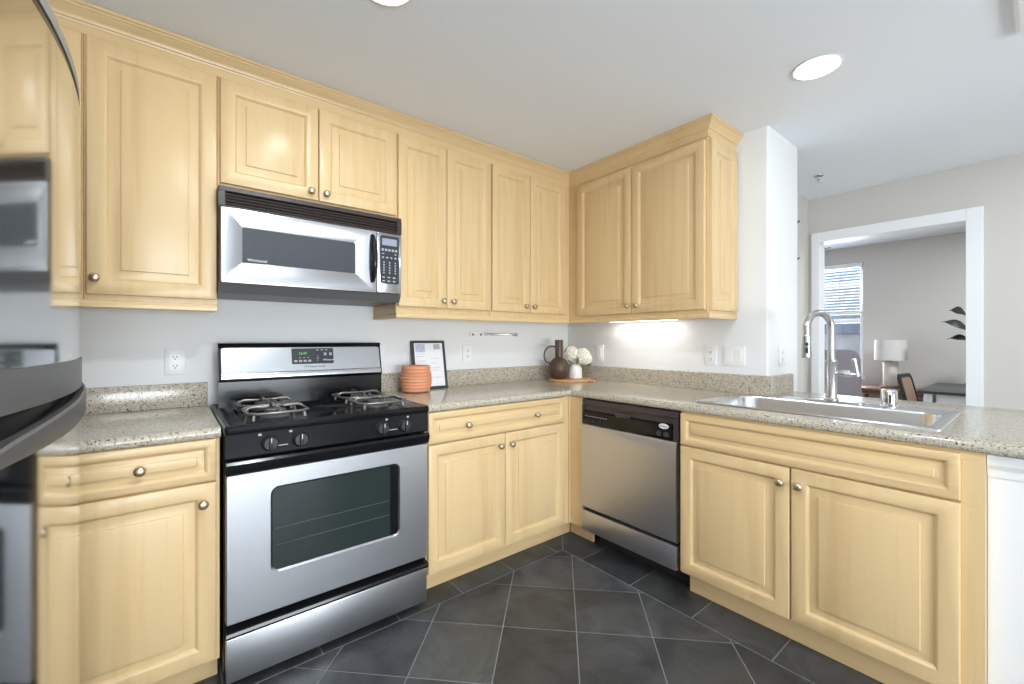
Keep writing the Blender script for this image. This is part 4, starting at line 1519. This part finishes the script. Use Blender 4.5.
for (p, q, wd) in leaves:
    a, b = Vector(p), Vector(q)
    bm = bmesh.new()
    tube(bm, [(0, 0, 0.05), (a.x * 0.3, a.y * 0.3, a.z * 0.6), tuple(a)], 0.005, 6)
    stn = part('stem', bm, 'leaf_dark', pl)
    bm = bmesh.new()
    t = b - a
    sd = Vector((0.75, -0.1, 0.66)).normalized()
    nn = t.cross(sd).normalized()
    rg_ = []
    N = 10
    for k in range(N + 1):
        u = k / N
        wv = wd * (math.sin(PI * min(1, u * 1.02)) ** 0.8) * (1 - 0.35 * u) + 0.002
        arch = Vector((0, 0, 1)) * 0.03 * math.sin(PI * u)
        c = a + t * u + arch
        rg_.append([tuple(c + sd * wv + nn * 0.006 * math.sin(u * 9)), tuple(c + nn * 0.006), tuple(c - sd * wv - nn * 0.006 * math.sin(u * 9)), tuple(c - nn * 0.004)])
    ring_faces(bm, rg_)
    part('leaf', bm, 'leaf_dark', stn, smooth=60)
# armchair below the window
ac = thing('armchair', 'mauve grey high-backed upholstered armchair in front of the bedroom window', 'armchair', (3.30, -1.0, 0), math.radians(38))
bm = bmesh.new()
ol = rrect(-0.23, 0.23, 0.10, 1.10, 0.12, 8)
ring_faces(bm, [[(0.02 + (p[1] - 0.1) * 0.06, p[0] * 0.94, 0.1 + (p[1] - 0.1) * 0.985) for p in ol], [(0.05 + (p[1] - 0.1) * 0.06, p[0], p[1]) for p in ol], [(0.15 + (p[1] - 0.1) * 0.06, p[0], p[1]) for p in ol], [(0.18 + (p[1] - 0.1) * 0.06, p[0] * 0.94, 0.1 + (p[1] - 0.1) * 0.985) for p in ol]])
part('backrest', bm, 'mauve', ac, smooth=60)
part('seat', B(0.24, 0.66, -0.19, 0.19, 0.2, 0.46, 0.06, 4), 'mauve', ac)
part('arm', B(0.22, 0.66, -0.26, -0.195, 0.15, 0.64, 0.04, 4), 'mauve', ac)
part('arm', B(0.22, 0.66, 0.195, 0.26, 0.15, 0.64, 0.04, 4), 'mauve', ac)
for sx in (0.1, 0.6):
    for sy in (-0.18, 0.18):
        bm = bmesh.new()
        tube(bm, [(sx, sy, 0.2), (sx, sy, 0.001)], [0.02, 0.014], 10)
        part('leg', bm, 'walnut', ac)
mesh_thing('throw_pillow', B(-0.06, 0.06, -0.15, 0.15, 0.0, 0.25, 0.045, 5), 'paper', 'white throw pillow standing on the seat of the mauve armchair', 'pillow', loc=(3.58, -0.78, 0.461))
# ceiling fan, one blade tip shows at the head of the opening
cf = thing('ceiling_fan', 'dark ceiling fan in the bedroom, one blade tip showing at the top of the opening', 'fan', (3.0, -0.43, 2.17))
bm = bmesh.new()
lathe(bm, [(0, -0.05), (0.06, -0.05), (0.09, -0.02), (0.09, 0.03), (0.03, 0.06), (0.012, 0.065), (0.012, 0.12), (0.05, 0.135), (0.05, 0.159), (0, 0.159)], n=24)
part('motor', bm, 'black_matte', cf)
for k in range(4):
    a = math.radians(-100 + 90 * k)
    bm = bmesh.new()
    ol = [(0.10, -0.025), (0.16, -0.03), (0.24, -0.055), (0.55, -0.062), (0.565, -0.045), (0.565, 0.045), (0.55, 0.062), (0.24, 0.055), (0.16, 0.03), (0.10, 0.025)]
    extrude_poly(bm, ol, 'z', 0.0, 0.008)
    part('blade', bm, 'desk_black', cf, smooth=None, rot=(math.radians(10), 0, a))

# ------------------------------------------------------------------ outside the bedroom window
struct('floor_outside', B(4.3, 16, -4, 8, -0.3, -0.05), 'gravel', smooth=None)
hb = thing('neighbour_building', 'pale neighbouring building with blue roof seen through the bedroom window', 'building', (9.2, 2.0, -0.05))
part('wall', B(0, 3, -4, 5, 0.001, 2.36), 'ext_wall', hb, smooth=None)
bm = bmesh.new()
extrude_poly(bm, [(-0.5, 2.50), (1.5, 3.15), (3.4, 2.50)], 'y', -4.4, 5.4)
part('roof', bm, 'ext_roof', hb, smooth=None)
part('fascia', B(-0.5, 0, -4.4, 5.4, 2.361, 2.499), 'ext_white', hb, smooth=None)
for y in (-1.55, -0.35, 0.9):
    wf = part('window_frame', B(-0.04, -0.001, y - 0.42, y + 0.42, 1.0, 2.2), 'ext_white', hb, smooth=None)
    part('window_glass', B(-0.05, -0.041, y - 0.36, y + 0.36, 1.06, 2.14), 'ext_glass', wf, smooth=None)
pp = thing('parapet', 'stone garden wall with slate blue coping outside the lower half of the bedroom window', 'wall', (7.3, 1.5, -0.049))
part('stone_wall', B(-0.1, 0.1, -4.5, 4.5, 0, 1.37, 0.01), 'gravel', pp)
part('coping', B(-0.16, 0.16, -4.5, 4.5, 1.3705, 1.57, 0.01), 'ext_dark', pp, 'slate blue coping')
